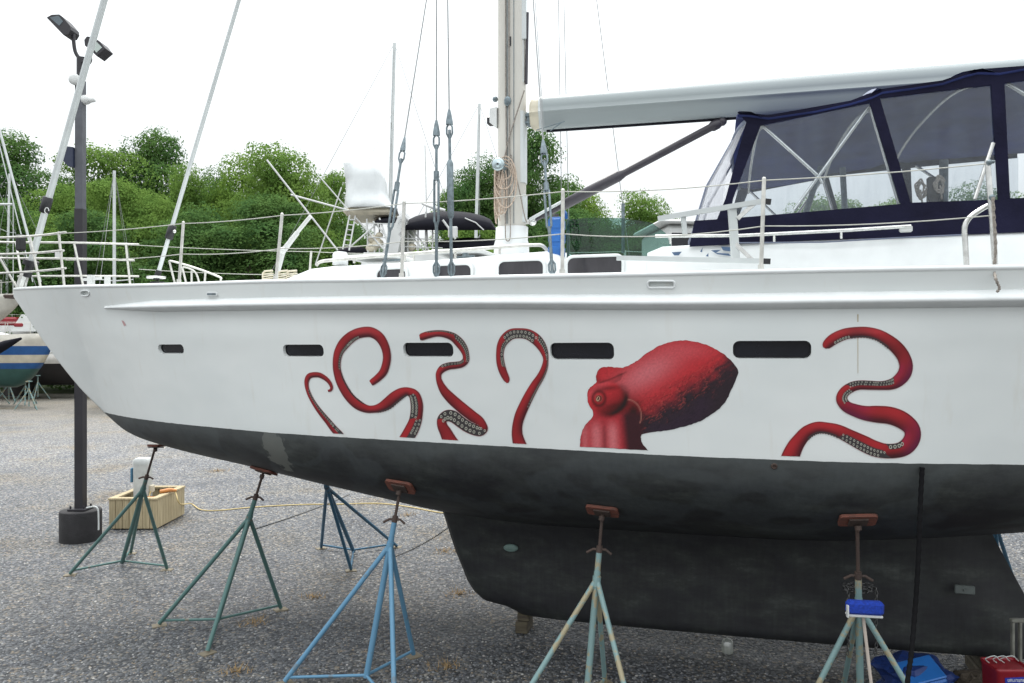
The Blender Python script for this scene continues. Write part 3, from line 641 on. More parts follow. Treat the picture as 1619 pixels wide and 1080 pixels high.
mb.build('painted_eye', M['mural'], hull, cols=cols)

# ------------------------------------------------------------------ coachroof and coaming
def trunk(st_, name, crown, mt):
    # st_: list of (s, half width at base, half width at top, z top)
    rings = []
    for s, b, a, z in st_:
        zb = zs(s)-.05; r = .035
        ring = [Vector((s, -b, zb)), Vector((s, -(a+(b-a)*.1), z-r)), Vector((s, -(a-.012), z-.008)), Vector((s, -(a-.05), z+.004)), Vector((s, -a*.55, z+crown*.7)), Vector((s, 0, z+crown))]
        ring += [Vector((v.x, -v.y, v.z)) for v in ring[:-1]][::-1]
        rings.append(ring)
    mb = MB(); mb.loft(rings, closed=True, smooth=True); o = mb.build(name, mt, boat)
    m2 = o.data; m2.set_sharp_from_angle(angle=R(35)); return o
fb = L(430, 447, 1.02); ft = L(486, 425, 1.12)
coach = trunk([(fb.x, 1.0, .98, fb.z), (ft.x, 1.14, 1.10, ft.z), (-1, 1.24, 1.2, 3.70), (0, 1.36, 1.31, 3.735), (.62, 1.40, 1.35, 3.762), (.74, 1.41, 1.36, 3.73), (.80, 1.42, 1.37, 3.69), (1.62, 1.46, 1.42, 3.69)], 'coachroof', .10, M['white'])
coam = trunk([(1.5, 1.46, 1.42, 3.72), (1.62, 1.47, 1.43, 3.765), (2.55, 1.5, 1.455, 3.782), (4.24, 1.5, 1.455, 3.80), (7.4, 1.3, 1.26, 3.84)], 'cockpit_coaming', .05, M['white'])
# tweak: cabin windows
def cabside(s): return np.interp(s, [ft.x, -1, 0, .62, 1.62, 2.55, 5], [1.125, 1.225, 1.34, 1.38, 1.442, 1.48, 1.48])
for (u0, u1, v0, v1, fwd) in [(597, 642, 427, 447, 1), (690, 745, 421, 443, 1), (789, 859, 414.5, 440.5, 1), (898, 983, 408.5, 437.5, 0)]:
    t = cabside(L((u0+u1)/2, 430, 1.35).x); a = L(u0, v0, t); b = L(u1, v1, t); a = L(u0, v0, cabside(a.x)); b = L(u1, v1, cabside(b.x))
    for sg in (1, -1):
        yy = lambda s: sg*-(cabside(s))
        cx, cz = (a.x+b.x)/2, (a.z+b.z)/2; w_, h_ = b.x-a.x, a.z-b.z
        out = rrect(w_+.05, h_+.05, .07); inn = rrect(w_, h_, .05)
        fr = MB(); f = lambda P, off: [Vector((cx+i, yy(cx+i)-sg*off, cz+j)) for i, j in P]
        fr.loft([f(out, .002), f(out, .016), f(inn, .018), f(inn, .004)], caps=(False, False)); fo = fr.build('window', M['white'], boat)
        pn = MB(); pn.loft([f(inn, .003), f(inn, .008)]); pn.build('pane', M['cabglass'], fo)
# handrails on the coachroof
hr = MB(); PT = [L(500, 420, 1.05), L(507, 414, 1.05), L(530, 411, 1.05), L(620, 403.5, 1.08), L(700, 397.5, 1.1), L(800, 390, 1.12), L(845, 387.5, 1.12), L(858, 389, 1.12), L(866, 398, 1.12)]
hp = spline([tuple(p) for p in PT], 6); hr.tube(hp, .016, 8)
for u, v0, v1 in ((560, 408, 416), (640, 401, 412), (720, 396, 408), (790, 390.5, 402)): hr.tube([L(u, v0, 1.08), L(u, v1, 1.08)], .012, 8)
hr.build('handrail', M['stanch'], boat)
hr2 = MB(); hr2.tube([(p[0], -p[1], p[2]) for p in hp], .016, 8); hr2.build('handrail', M['stanch'], boat)
# low roof fittings
ft2 = MB(); ft2.lathe([(.0, 0), (.075, 0), (.075, .10), (.06, .125), (.0, .13)], L(538, 419, .8), 16)
ft2.build('deck_vent', M['white'], boat)
ht_ = MB(); c = L(600, 409, .4); ht_.box(c, (.55, .5, .04), bev=.012); ht_.build('deck_hatch', M['gel'], boat); ht_ = MB(); c = L(735, 402, .45); ht_.box(c, (.5, .6, .045), bev=.012); ht_.build('deck_hatch', M['gel'], boat)
cl = MB(); cl.bar(L(736, 400, 1.02), L(736, 407, 1.02), .03, .05); cl.bar(L(722, 407, 1.02), L(750, 405, 1.02), .02, .02); cl.build('deck_cleat', M['galv'], boat)
cl = MB(); cl.bar(L(605, 413, .95), L(640, 410, .95), .02, .02); cl.build('deck_track', M['galv'], boat)
# ------------------------------------------------------------------ mast, boom, vang
def oval(cx, cy, z, a, b, n=28, p=2.3):
    out = []
    for k in range(n):
        t = 2*math.pi*k/n; c, s_ = math.cos(t), math.sin(t)
        out.append(Vector((cx+a*math.copysign(abs(c)**(2/p), c), cy+b*math.copysign(abs(s_)**(2/p), s_), z)))
    return out
mastx = L(809.5, 200, 0).x
ms = MB(); ms.loft([oval(mastx, 0, z, .146, .10) for z in (3.9, 4.19, 8, 12, 21.4)]); mast = ms.build('mast', M['mast'], boat)
cb = MB(); cb.loft([oval(mastx-.005, 0, 3.76, .185, .15), oval(mastx-.005, 0, 4.0, .18, .145), oval(mastx-.005, 0, 4.04, .168, .125), oval(mastx, 0, 4.175, .166, .12), oval(mastx, 0, 4.18, .150, .104)]); cb.build('mast_collar', M['white'], boat)
ml = MB()
for dx in (-.035, -.02, .045): ml.box((mastx+dx, -.1005+.25*abs(dx)*abs(dx), 9), (.006, .006, 9.6))
ml.build('mast_groove', M['galv'], mast)
# thick section carrying the gooseneck
tr = MB(); tr.loft([oval(mastx+.11, 0, z, .045, .075) for z in (4.62, 5.35)]); tr.loft([oval(mastx+.118, 0, z, .042, .06) for z in (3.95+.27, 4.5)])
tr.build('gooseneck_plate', M['foil'], mast)
gn = MB()
for v in (176, 187): gn.bar(L(829, v+8, 0), L(858, v+8, 0), .09, .02)
gn.bar(L(838, 182, 0), L(838, 200, 0), .06, .05); gn.tube([L(828, 181, 0), L(842, 181, 0)], .02, 8); gn.ball(L(848, 191, 0), .05, 6, (1.2, .8, .9))
gn.build('gooseneck', M['galv'], boat)
bl = MB(); b0 = L(842, 180, 0).x; x0 = b0
def boomring(x, sc_=1, zoff=0):
    zt, zb = 5.487, 5.15; P = []
    prof = [(0, 0), (.045, .0), (.075, .03), (.098, .11), (.112, .150), (.128, .156), (.128, .168), (.116, .174), (.124, .21), (.115, .27), (.08, .318), (.035, .335), (0, .337)]
    P = [Vector((x, -y*sc_, zb+z)) for y, z in prof] + [Vector((x, y*sc_, zb+z)) for y, z in prof[-2:0:-1]]
    return P
bl.loft([boomring(x) for x in (x0+.1, x0+2.2, x0+4.5, x0+6.2)]); boom = bl.build('boom', M['boom'], boat)
be = MB(); be.loft([[Vector((x, v.y*k, 5.32+(v.z-5.32)*k)) for v in boomring(x)] for x, k in ((x0-.015, .72), (x0+.0, .86), (x0+.03, .93), (x0+.10, .95))]); be.build('boom_end', M['cream'], boom)
bd = MB(); bd.loft([[Vector((x, v.y*k, 5.32+(v.z-5.32)*k)) for v in boomring(x)] for x, k in ((x0+.085, 1.02), (x0+.115, 1.02))]); bd.build('boom_band', M['foil'], boom)
bu = MB(); bu.box((x0+3.1, 0, 5.142), (5.9, .035, .02)); bu.build('boom_track', M['dark'], boom)
vg = MB(); a, b = L(842, 350, 0), L(1142, 192, 0); d = b-a
P = [a+d*t for t in (0, .05, .06, .16, .165, .47, .475, .5, .94, .95, .975, 1)]; rs_ = [.02, .02, .032, .032, .055, .055, .05, .038, .038, .05, .05, .03]
vg.tube(P, rs_, 12); vg.ball(b, .045, 6); vg.build('boom_vang', M['vang'], boat)
vr = MB(); vr.tube([a+d*-.01+Vector((0, -.05, .02)), a+d*.18+Vector((0, -.05, .03))], .016, 8); vr.build('vang_rod', M['foil'], boat)
vb = MB(); vb.ball(a, .045, 6); vb.bar(L(825, 352, 0), a, .05, .04); vb.build('vang_bracket', M['steel'], boat)
# spreaders and mast furniture
for z in (9.9, 14.6):
    for sg in (-1, 1): sp = MB(); sp.tube([(mastx, 0, z), (mastx+.1, sg*(1.55 if z < 12 else 1.2), z+.05)], .045, 8, flat=(1, .4)); sp.build('spreader', M['foil'], mast)
lt = MB(); lt.loft([[L(u, v, 0)+Vector((0, y, 0)) for u, v, y in ((776, 174, -.05), (776, 174, .05), (788, 172, .07), (788, 172, -.07))], [L(u, v, 0)+Vector((0, y, 0)) for u, v, y in ((776, 196, -.05), (776, 196, .05), (788, 204, .07), (788, 204, -.07))]], smooth=False)
lt.build('deck_light', M['gel'], mast)
lt = MB(); lt.box(L(778, 192, 0), (.09, .10, .08), bev=.01); lt.build('lamp_glass', M['glassdark'], mast)
lt = MB(); lt.ball(L(783, 157, 0), .03, 6); lt.build('mast_block', M['galv'], mast); lt = MB(); lt.ball(L(802.5, 160, .11), .042, 6, (.9, .5, 1.3)); lt.build('mast_block', M['galv'], mast)
wn = MB(); c = L(793, 264, .10); RX = Matrix.Rotation(R(90), 3, 'X')
wn.lathe([(.065, -.01), (.065, .03), (.045, .05), (.045, .10), (.065, .12), (.066, .135), (.045, .142), (.02, .142), (.02, .15), (.0, .15)], c, 24, RX); wn.build('winch', mat('chrome_winch', (.42, .50, .52), .3, metal=.7), mast)
wc = MB(); wc.lathe([(.012, .146), (.012, .153), (0, .153)], c, 10, RX); wc.build('winch_socket', M['black'], mast)
sw = MB(); sw.tube([L(834, 20, .03), L(833, 80, .03), L(832, 133, .03)], .016, 8); sw.build('mast_track', M['vang'], mast)
sw = MB(); sw.bar(L(828.5, -40, .05), L(828.5, 62, .05), .03, .05); sw.tube([L(827, 62, .05), L(827, 130, .05)], .008, 6); sw.build('track_tube', M['foil'], mast)
mw = MB(); c = L(807, 65, .105); mw.box(c, (.012, .012, .09)); mw.build('mast_slot', M['black'], mast)
# ------------------------------------------------------------------ halyards and coil
rp = thing('rope_coil', 'tangle of pinkish tan rope hung from the mast winch of the octopus sailboat', 'rope', BM @ Vector((mastx, -.1, 4.2)), -AL)
def ropeW(mb, pts, r, t=.13, n=6): mb.tube([BM @ Vector(tuple(p)) for p in spline([tuple(L(u, v, t+(dt_ if dt_ else 0))) for u, v, dt_ in pts], n)], r, 6)
q = MB()
for j in range(4):
    c = (795+j*1.5, 273+j*5); a_, b_r = 13+j*1.5, 12+j*11
    ropeW(q, [(c[0]+a_*math.cos(x), c[1]+b_r*math.sin(x)*(.9), .03+.01*j) for x in np.linspace(0, 6.3, 13)], .0075)
for j in range(4):
    x = 783+j*3.2+random.uniform(-1, 1); ln_ = 310+random.uniform(-20, 38)
    ropeW(q, [(x+2, 268, .02+.008*j), (x-1, 290, .03), (x-.5+random.uniform(-2, 2), ln_-14, .03), (x+4, ln_, .04), (x+8, ln_-12, .03), (x+8+random.uniform(-2, 2), 288, .03), (x+6, 270, .02)], .0075)
for j in range(5):
    x = 782.5+j*1.6; ropeW(q, [(x+3, 272, 0), (x, 300, .01), (x-.7+random.uniform(-1, 1), 330, .02), (x+random.uniform(-1, 2), 348+random.uniform(-8, 8), .02)], .006)
q.build('rope_loops', M['rope'], rp, world=True)
q = MB()
q.tube([BM @ L(u, v, .13) for u, v in ((829, 143), (815, 185), (803, 225), (795, 262))], .007, 6)
ropeW(q, [(808, 245, .0), (812, 262, 0), (822, 305, 0), (829, 340, .0), (833, 352, 0)], .007)
for x in (799, 804.5): q.tube([BM @ L(x, -60, .112), BM @ L(x+.5, 160, .112), BM @ L(x+2, 262, .115), BM @ L(x+1, 330, .115)], .006, 6)
ropeW(q, [(799, 330, 0), (799, 360, .03), (799.5, 376, .04), (802, 381, .04), (806, 378, .04), (807, 360, .03), (806, 320, .0)], .006)
q.build('halyard', M['roped'], rp, world=True)

# ------------------------------------------------------------------ standing rigging
def furler(p0, p1, r0, drumpx, t=0):
    a = L(*p0, t); b = L(*p1, t); d = b-a; top = a+d*((16.0 if r0 < .04 else 20.5)-a.z)/d.z
    q = MB(); q.tube([a+d*.02, top], r0, 12, flat=(1, .72)); f = q.build('furler_foil', M['foil'], boat); return a, d.normalized(), f
a, d, f = furler((42, 440), (165, 0), .044, None)
q = MB(); pts = [L(60, 368, 0), L(66, 343, 0)]
for (p, rr_, hh) in ((L(73, 324, 0)+d*0, .06, .10),): q.tube([p-d*hh, p-d*hh*.9, p+d*hh*.9, p+d*hh], [rr_*.8, rr_, rr_, rr_*.7], 12)
q.build('furler_collar', M['black'], f)
q = MB(); q.tube([a+d*.02, a+d*.18], [.05, .05], 12); q.tube([a+d*.17, a+d*.23], [.085, .085], 16); q.build('furler_drum', M['black'], f)
q = MB(); q.box(L(33, 384, .05), (.09, .10, .20), bev=.02); q.build('pulpit_bag', M['black'], pulpit_o if 'pulpit_o' in globals() else f)
q = MB(); c = L(74, 333, .065); q.tube([c+Vector((.03*math.cos(x), 0, .035*math.sin(x))) for x in np.linspace(-.2, 4.9, 14)], .005, 6); q.build('furler_emblem', M['gel'], f)
q = MB(); q.bar(L(30, 455, .03), L(38, 432, .03), .06, .05); q.bar(L(38, 455, -.03), L(44, 434, -.03), .03, .03); q.build('stem_fitting', M['steel'], boat)
a, d, f = furler((247, 443), (378, 0), .028, None)
q = MB(); p = L(270, 367, 0); q.tube([p-d*.085, p-d*.08, p+d*.08, p+d*.085], [.03, .045, .045, .03], 12); q.build('furler_collar', M['black'], f); q = MB(); q.tube([a, a+d*.12], .034, 12); q.box(L(249, 450, 0), (.13, .12, .07), bev=.01); q.build('furler_drum', M['black'], f)
q = MB(); q.lathe([(.0, 0), (.105, 0), (.105, .025), (0, .03)], L(247, 440.5, 0), 20); q.build('drum_plate', M['steel'], f); q = MB(); q.ball(L(276, 366, .04), .02, 6); q.build('collar_bolt', M['steel'], f)
def shroud(b_px, tb, tog_px, top, big=True, port=True, wires=1, long_=True):
    b = L(*b_px, tb); tp2 = Vector(top); d = (tp2-b).normalized(); Ltog = (L(*tog_px, tb).z-b.z)/d.z
    q = MB(); q.tube([b+d*Ltog, tp2], .006, 6); sh = q.build('shroud', M['wire'], boat)
    q = MB(); f = lambda x: b+d*x
    q.tube([f(0.01), f(.05)], .012, 8)
    side = Vector((1, 0, 0)); side = (side-d*side.dot(d)).normalized()
    if long_:                                                 # long open-bodied turnbuckle
        q.tube([f(.02), f(Ltog*.35), f(Ltog*.38)], [.013, .013, .018], 8)
        for sg in (-1, 1): q.tube([f(Ltog*.36), f(Ltog*.39)+side*.018*sg, f(Ltog*.66)+side*.018*sg, f(Ltog*.69)], .010, 8)
        q.tube([f(Ltog*.66), f(Ltog*.72)], .022, 8); q.tube([f(Ltog*.7), f(Ltog*.9)], .011, 8)
    else:
        q.tube([f(.0), f(Ltog*.4)], .013, 8); q.tube([f(Ltog*.38), f(Ltog*.40), f(Ltog*.72), f(Ltog*.74)], [.018, .027, .027, .016], 10); q.tube([f(Ltog*.72), f(Ltog*.93)], .012, 8)
    for x0_, w_ in ((Ltog-.10, .024), (.085, .024)):
        for sg in (-1, 1): q.tube([f(x0_-.07), f(x0_-.02)+side*w_*sg, f(x0_+.03)+side*w_*sg, f(x0_+.07)], .008, 6)
    q.tube([f(Ltog-.05), f(Ltog-.02), f(Ltog+.05), f(Ltog+.08)], [.03, .028, .016, .008], 8, flat=(1, .6))
    q.build('turnbuckle', M['galv'], sh)
shroud((604, 443), 1.83, (637, 218), (mastx, -.1, 11.8), long_=True)
shroud((690, 443), 1.95, (691, 200), L(690, -420, 1.6))
shroud((714, 443), 1.97, (709, 182), L(702, -420, 1.6), long_=False)
shroud((874, 440), 2.04, (860, 218), (mastx, -.1, 9.9))
for b, tt in (((888, 330), L(880, -200, -1.7)), ((899, 330), L(887, -200, -1.7)), ((984, 320), (mastx+.1, .1, 12.5))):
    q = MB(); p = L(*b, -1.95); dd = (Vector(tt)-p); p2 = p-dd*((p.z-3.5)/dd.z); q.tube([p2, Vector(tt)], .005, 6)
    if b[0] == 888: sh_ = q.build('shroud', M['wire'], boat)
    else: q.build('shroud', M['wire'], boat)
q = MB(); q.tube([L(843, 0, .02)+Vector((0, 0, 8)), L(846, 0, .02), L(860, 205, .3)], .0035, 5); q.build('topping_lift', M['wire'], boat)
q = MB(); q.tube([L(848, 206, .12), L(893, 192, .13)], .005, 5); q.tube([L(870, 207, .12), L(889, 193, .13)], .006, 5); q.build('reefing_line', M['galv'], boom)
# ------------------------------------------------------------------ pulpit, stanchions, lifelines
q = MB()
def prail(z, s_end, s_front=-6.72):
    P = []
    for s, t in ((s_end, bs(s_end)-.05), (-5.6, .36), (-6.1, .26), (-6.5, .22), (s_front, .15)):
        if s <= s_end: P.append((s, t))
    return P
for z, se in ((4.22, -5.0), (4.02, -5.05), (3.82, -5.0)):
    Pp = prail(z, se); full = [(s, -t, z+(s+5)*-.02) for s, t in Pp]+[(-6.76, 0, z+.035)]*(z > 4.1)+[(s, t, z+(s+5)*-.02) for s, t in Pp[::-1]]
    if z > 4.1 or z > 3.9: q.tube(spline(full, 5), .0135, 8)
    else:
        for sg in (-1, 1): q.tube(spline([(s, sg*-t, z) for s, t in Pp[:4]], 5), .012, 8)
pulpit_o = q.build('pulpit', M['stanch'], boat)
for s, ds in ((-6.5, .28), (-5.75, .16), (-5.15, .08)):
    for sg in (-1, 1):
        t = np.interp(s, [-6.7, -6.1, -5.6, -5.0], [.16, .26, .36, bs(-5)-.05]); sb = min(s+ds, -4.9) if s < -6.2 else s+ds
        q = MB(); q.tube([(s, sg*t, 4.24), (sb, sg*min(bs(sb)-.03, max(t, .1)), zs(sb))], .0135, 8); q.build('pulpit_leg', M['stanch'], pulpit_o)
q = MB(); q.box(L(93, 402, -.4), (.1, .04, .1), bev=.01); q.build('bow_light', M['gel'], pulpit_o)
stn = [((283, 449), (290, 352)), ((436, 447), (446, 339)), ((635, 441), (639, 320)), ((889, 439), (890, 301)), ((1203, 433), (1208, 283))]
tops = []
for (b, t_) in stn:
    tt = 1.0
    for _ in range(4): s = L(*b, tt).x; tt = bs(s)-.05
    a = L(*b, tt); a.z = zs(a.x); c = L(*t_, tt); tops.append(c)
    q = MB(); q.tube([a, c], .0145, 10); q.tube([a, a+Vector((0, 0, .06))], .022, 10); q.ball(c, .015, 5); q.build('stanchion', M['stanch'], boat)
    # starboard twin
    q = MB(); q.tube([(a.x, -a.y, a.z), (c.x, -c.y, c.z)], .0145, 10); q.tube([(a.x, -a.y, a.z), (a.x, -a.y, a.z+.06)], .022, 10); q.build('stanchion', M['stanch'], boat)
aft = L(1563, 256, 2.05)
start = Vector((-5.0, -(bs(-5)-.05), 4.22))
chain_ = [start]+tops+[aft]
def wire(f, sag):
    out = []
    for i in range(len(chain_)-1):
        a, b = chain_[i].copy(), chain_[i+1].copy()
        for P in (a, b): P.z = zs(P.x)+(P.z-zs(P.x))*f
        for k in range(8):
            t = k/8; p = a.lerp(b, t); p.z -= sag*4*t*(1-t)*(2.2 if i == 4 else 1); out.append(p)
    out.append(b); return out
q = MB(); P = wire(.985, .012); q.tube(P, .0042, 6); P2 = wire(.5, .02); q.tube(P2, .0042, 6); q.build('lifeline', M['lifeline'], boat)
q = MB(); q.tube([(p.x, -p.y, p.z) for p in P], .0042, 6); q.tube([(p.x, -p.y, p.z) for p in P2], .0042, 6); q.build('lifeline', M['lifeline'], boat)
# side gate aft: tall post with curved brace
q = MB(); q.tube([L(1574, 432, 2.05), L(1568, 340, 2.05), L(1561, 254, 2.05)], .018, 10); q.tube(spline([tuple(L(u, v, 2.02)) for u, v in ((1529, 432), (1526, 385), (1525, 360), (1532, 345), (1548, 333), (1562, 325))], 6), .018, 10)
q.tube([L(1541, 315, 1.9), L(1570, 226, 1.9)], .013, 8)
gate = q.build('boarding_gate', M['steel'], boat)
q = MB(); q.ball(L(1564, 257, 2.07), .02, 5); q.ball(L(1568, 312, 2.07), .02, 5); q.ball(L(1570, 256, 2.07), .012, 5); q.build('gate_hook', M['galv'], gate)
gr = thing('gate_rope', 'frayed grey rope end dangling from the aft boarding gate', 'rope', BM @ L(1569, 340, 2.08), -AL)
q = MB(); pts = [(1570, 312), (1571, 340), (1573, 365), (1574, 395), (1572, 425), (1574, 440), (1578, 450), (1580, 456), (1576, 462)]
q.tube([BM @ Vector(tuple(p)) for p in spline([tuple(L(u, v, 2.10+(.12 if v > 430 else 0))) for u, v in pts], 6)], [.009+.003*math.sin(i*2.1) for i in range(49)], 6); q.build('rope', M['roped'], gr, world=True)
# foredeck bits: tubular guard, davit arm, cleats
q = MB()
for t in (-.35, -.8):
    q.tube(spline([tuple(L(u, v, t)) for u, v in ((268, 414), (272, 413), (310, 424), (347, 438), (349, 442), (349, 452))], 4), .012, 8)
for u0, v0, u1, v1 in ((268, 414, 278, 454), (288, 422, 296, 454), (303, 428, 303, 454), (325, 430, 323, 454)): q.tube([L(u0, v0, -.35), L(u1, v1, -.35)], .012, 8)
q.tube(spline([tuple(L(u, v, -.8)) for u, v in ((290, 422), (303, 426), (311, 434), (316, 452))], 4), .012, 8)
q.build('hatch_guard', M['stanch'], boat)
q = MB(); q.tube([L(440, 428, .6), L(447, 398, .6), L(470, 368, .6)], [.022, .03, .026], 10); q.tube([L(468, 370, .6), L(491, 342, .6)], .02, 10); q.ball(L(447, 396, .64), .035, 6); q.build('davit_arm', M['gel'], boat)
q = MB(); q.bar(L(144, 456, .1), L(144, 435, .1), .06, .06); q.bar(L(133, 442, .1), L(160, 440, .1), .03, .03); q.build('anchor_windlass', M['gel'], boat); q = MB(); q.bar(L(170, 456, -.2), L(170, 436, -.2), .05, .05); q.build('samson_post', M['gel'], boat)
q = MB()
for s in (-5.3, -4.6, -3.6): q.bar((s-.1, bs(s)-.2, zs(s)+.05), (s+.1, bs(s)-.2, zs(s)+.05), .02, .02); q.bar((s, bs(s)-.2, zs(s)), (s, bs(s)-.2, zs(s)+.05), .05, .03)
q.build('mooring_cleat', M['steel'], boat)

# ------------------------------------------------------------------ cockpit enclosure
TE = 1.46
def panel(px, t, th, name, mt, parent, both=True, inset=0):
    P = [L(u, v, t) for u, v in px]
    for sg in ((1, -1) if both else (1,)):
        q = MB(); PP = [Vector((p.x, sg*p.y, p.z)) for p in P]
        if th > .004: q.prism(PP if sg > 0 else PP[::-1], (0, sg*th, 0))
        else: q.add(PP, [list(range(len(PP)))], False)
        o = q.build(name, mt, parent)
    return o
enc = MB()
ROOF = [(1166, 176), (1185, 177), (1215, 181), (1290, 170), (1345, 158), (1378, 148), (1395, 140), (1440, 134), (1490, 126), (1525, 114), (1545, 109), (1580, 110), (1619, 103), (1700, 96), (1850, 80)]
rp_ = [L(u, v, TE) for u, v in ROOF]; rp_ += [Vector((x, -TE, rp_[-1].z)) for x in (6.0, 6.6)]
rings = []
for p in rp_:
    ring = []
    for k in range(17):
        a = -1+2*k/16; y = a*(TE+.02); z = p.z-.03+.17*(1-abs(a)**2.6); ring.append(Vector((p.x, y, z)))
    ring += [Vector((v.x, v.y*.985, v.z-.018)) for v in ring[::-1]]
    rings.append(ring)
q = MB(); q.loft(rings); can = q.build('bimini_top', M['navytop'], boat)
# side curtain framework as sheets between openings
top_in = [(1166, 186), (1201, 197), (1375, 161), (1391, 154), (1567, 133), (1587, 130), (1619, 126), (1850, 100)]
side = [
    [(1166, 177), (1215, 182), (1345, 159), (1391, 141), (1490, 127), (1540, 110), (1619, 104), (1850, 81), (1850, 101), (1619, 127), (1567, 134), (1391, 155), (1375, 162), (1203, 198), (1180, 193)],
    [(1180, 192.5), (1203, 197.5), (1159, 314), (1153, 346), (1133, 348), (1147, 314)],
    [(1375, 161.5), (1391, 154.5), (1440, 321), (1424, 323)],
    [(1567, 133.5), (1588, 130.5), (1597, 314), (1578, 316)],
    [(1098, 349), (1153, 345.5), (1424, 322.5), (1440, 320.5), (1578, 315.5), (1597, 313.5), (1850, 308), (1850, 356), (1619, 367), (1240, 382), (1090, 390)]]
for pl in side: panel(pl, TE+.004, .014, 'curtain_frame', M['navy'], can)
wins = [[(1200, 196), (1378, 160), (1426, 325), (1150, 347), (1158, 312)], [(1389, 154), (1569, 132), (1580, 318), (1436, 322)], [(1586, 130), (1850, 100), (1850, 312), (1595, 316)]]
for pl in wins: panel(pl, TE-.012, .003, 'vinyl_window', M['vinyl'], can)
# front screen wraps from the port post across to starboard
q = MB(); q2 = MB()
pt, pb = L(1182, 190, TE-.01), L(1138, 346, TE-.01); n_ = 12; ra = []; rb_ = []
for k in range(n_+1):
    a = 1-2*k/n_; y = -a*(TE-.01); bul = (1-abs(a)**2)
    ra.append(Vector((pt.x-.10*bul, y, pt.z+.10*bul))); rb_.append(Vector((pb.x-.28*bul, y, pb.z-.02)))
mid = [p.lerp(r_, .5)+Vector((-.05, 0, .02)) for p, r_ in zip(ra, rb_)]
q.loft([ra, mid, rb_], caps=(False, False), closed=False); q.build('vinyl_windscreen', M['vinylfront'], can)
q2.tube(ra, .02, 8); q2.tube(rb_, .018, 8)
for k in (4, 8): q2.tube([ra[k], mid[k], rb_[k]], .016, 6)
q2.build('windscreen_seam', M['greystrap'], can)
q = MB(); rc_ = [Vector((p.x+.0, p.y, 3.76)) for p in rb_]; q.loft([rb_, rc_], caps=(False, False), closed=False); q.build('front_apron', M['navy'], can)
# grey chafe patches over each hoop
q = MB()
for u0, u1, v0, v1 in ((1168, 1206, 174, 184), (1376, 1394, 146, 139), (1532, 1572, 110, 112)):
    a = L(u0, v0, TE); b = L(u1, v1, TE)
    for k0 in range(9):
        pass
    A = []; B = []
    for k in range(17):
        aa = -1+2*k/16; y = aa*(TE+.028); dz = .17*(1-abs(aa)**2.6)-.016
        A.append(Vector((a.x, y, a.z+dz))); B.append(Vector((b.x, y, b.z+dz)))
    q.loft([A, [p.lerp(r_, .5)+Vector((0, 0, .02)) for p, r_ in zip(A, B)], B], caps=(False, False), closed=False)
q.build('canvas_patch', M['greystrap'], can)
# frame tubes inside
q = MB()
for sg in (1, -1):
    t = (TE-.06)*sg
    for (a, b, r_) in (((1205, 198), (1292, 277), .014), ((1374, 168), (1256, 332), .014), ((1376, 170), (1421, 322), .014), ((1592, 132), (1640, 162), .016), ((1294, 277), (1300, 290), .012)):
        A, B = L(*a, TE-.06), L(*b, TE-.06); q.tube([(A.x, -t, A.z), (B.x, -t, B.z)], r_, 8)
for u, v in ((1203, 196), (1376, 168), (1540, 128)):
    A = L(u, v, TE-.05); q.tube([(A.x, y*(TE-.05), A.z+.14*(1-abs(y)**2.6)-.03) for y in np.linspace(-1, 1, 15)], .016, 8)
q.build('frame_tube', M['steel'], can)
# instrument pod, helm seat and table frame inside
q = MB(); q.tube([(2.75, .5, 3.8), (3.05, .55, 4.75)], .03, 8); q.tube([(3.35, .9, 3.8), (3.3, .9, 4.8)], .03, 8); q.tube([(4.1, .3, 3.8), (4.1, .3, 4.7)], .04, 8); q.build('inner_post', M['galv'], boat)
q = MB()
for cx, cz in ((1455, 300), (1486, 293)):
    for j in range(5):
        c = (cx+random.uniform(-3, 3), cz+random.uniform(-4, 4))
        q.tube(spline([tuple(L(c[0]+9*math.cos(x)*random.uniform(.5, 1), c[1]+random.uniform(8, 15)*math.sin(x), TE-.15)) for x in np.linspace(0, 6, 8)], 4), .007, 5)
    q.tube([L(cx, cz, TE-.15), L(cx+3, cz+22, TE-.15)], .007, 5)
coil = q.build('winch_line_coils', M['roped'], boat)
q = MB(); q.box(L(1478, 314, TE-.2), (.10, .08, .32)); q.lathe([(.07, 0), (.07, .06), (.05, .08), (.05, .13), (.07, .15), (0, .16)], L(1478, 322, 1.0)-Vector((0, 0, .15)), 16); q.build('cockpit_winch', M['black'], boat)
# coaming rail
q = MB(); q.tube([L(u, v, 1.56) for u, v in ((1036, 373.5), (1170, 372.5), (1240, 369), (1340, 364), (1440, 357.5))], .014, 8)
for u, v in ((1060, 373), (1224, 370), (1330, 365)): q.tube([L(u, v, 1.56), L(u, v+12, 1.54)], .011, 6)
q.build('coaming_rail', M['steel'], boat)
q = MB(); q.box(L(1432, 362, 1.55), (.09, .03, .05), bev=.01); q.build('rail_socket', M['gel'], boat)
q = MB(); q.tube([L(u, v, 1.51) for u, v in ((1165, 384), (1300, 383), (1420, 376), (1520, 371.5))], .006, 6); q.build('canvas_bolt_rope', M['greystrap'], boat)
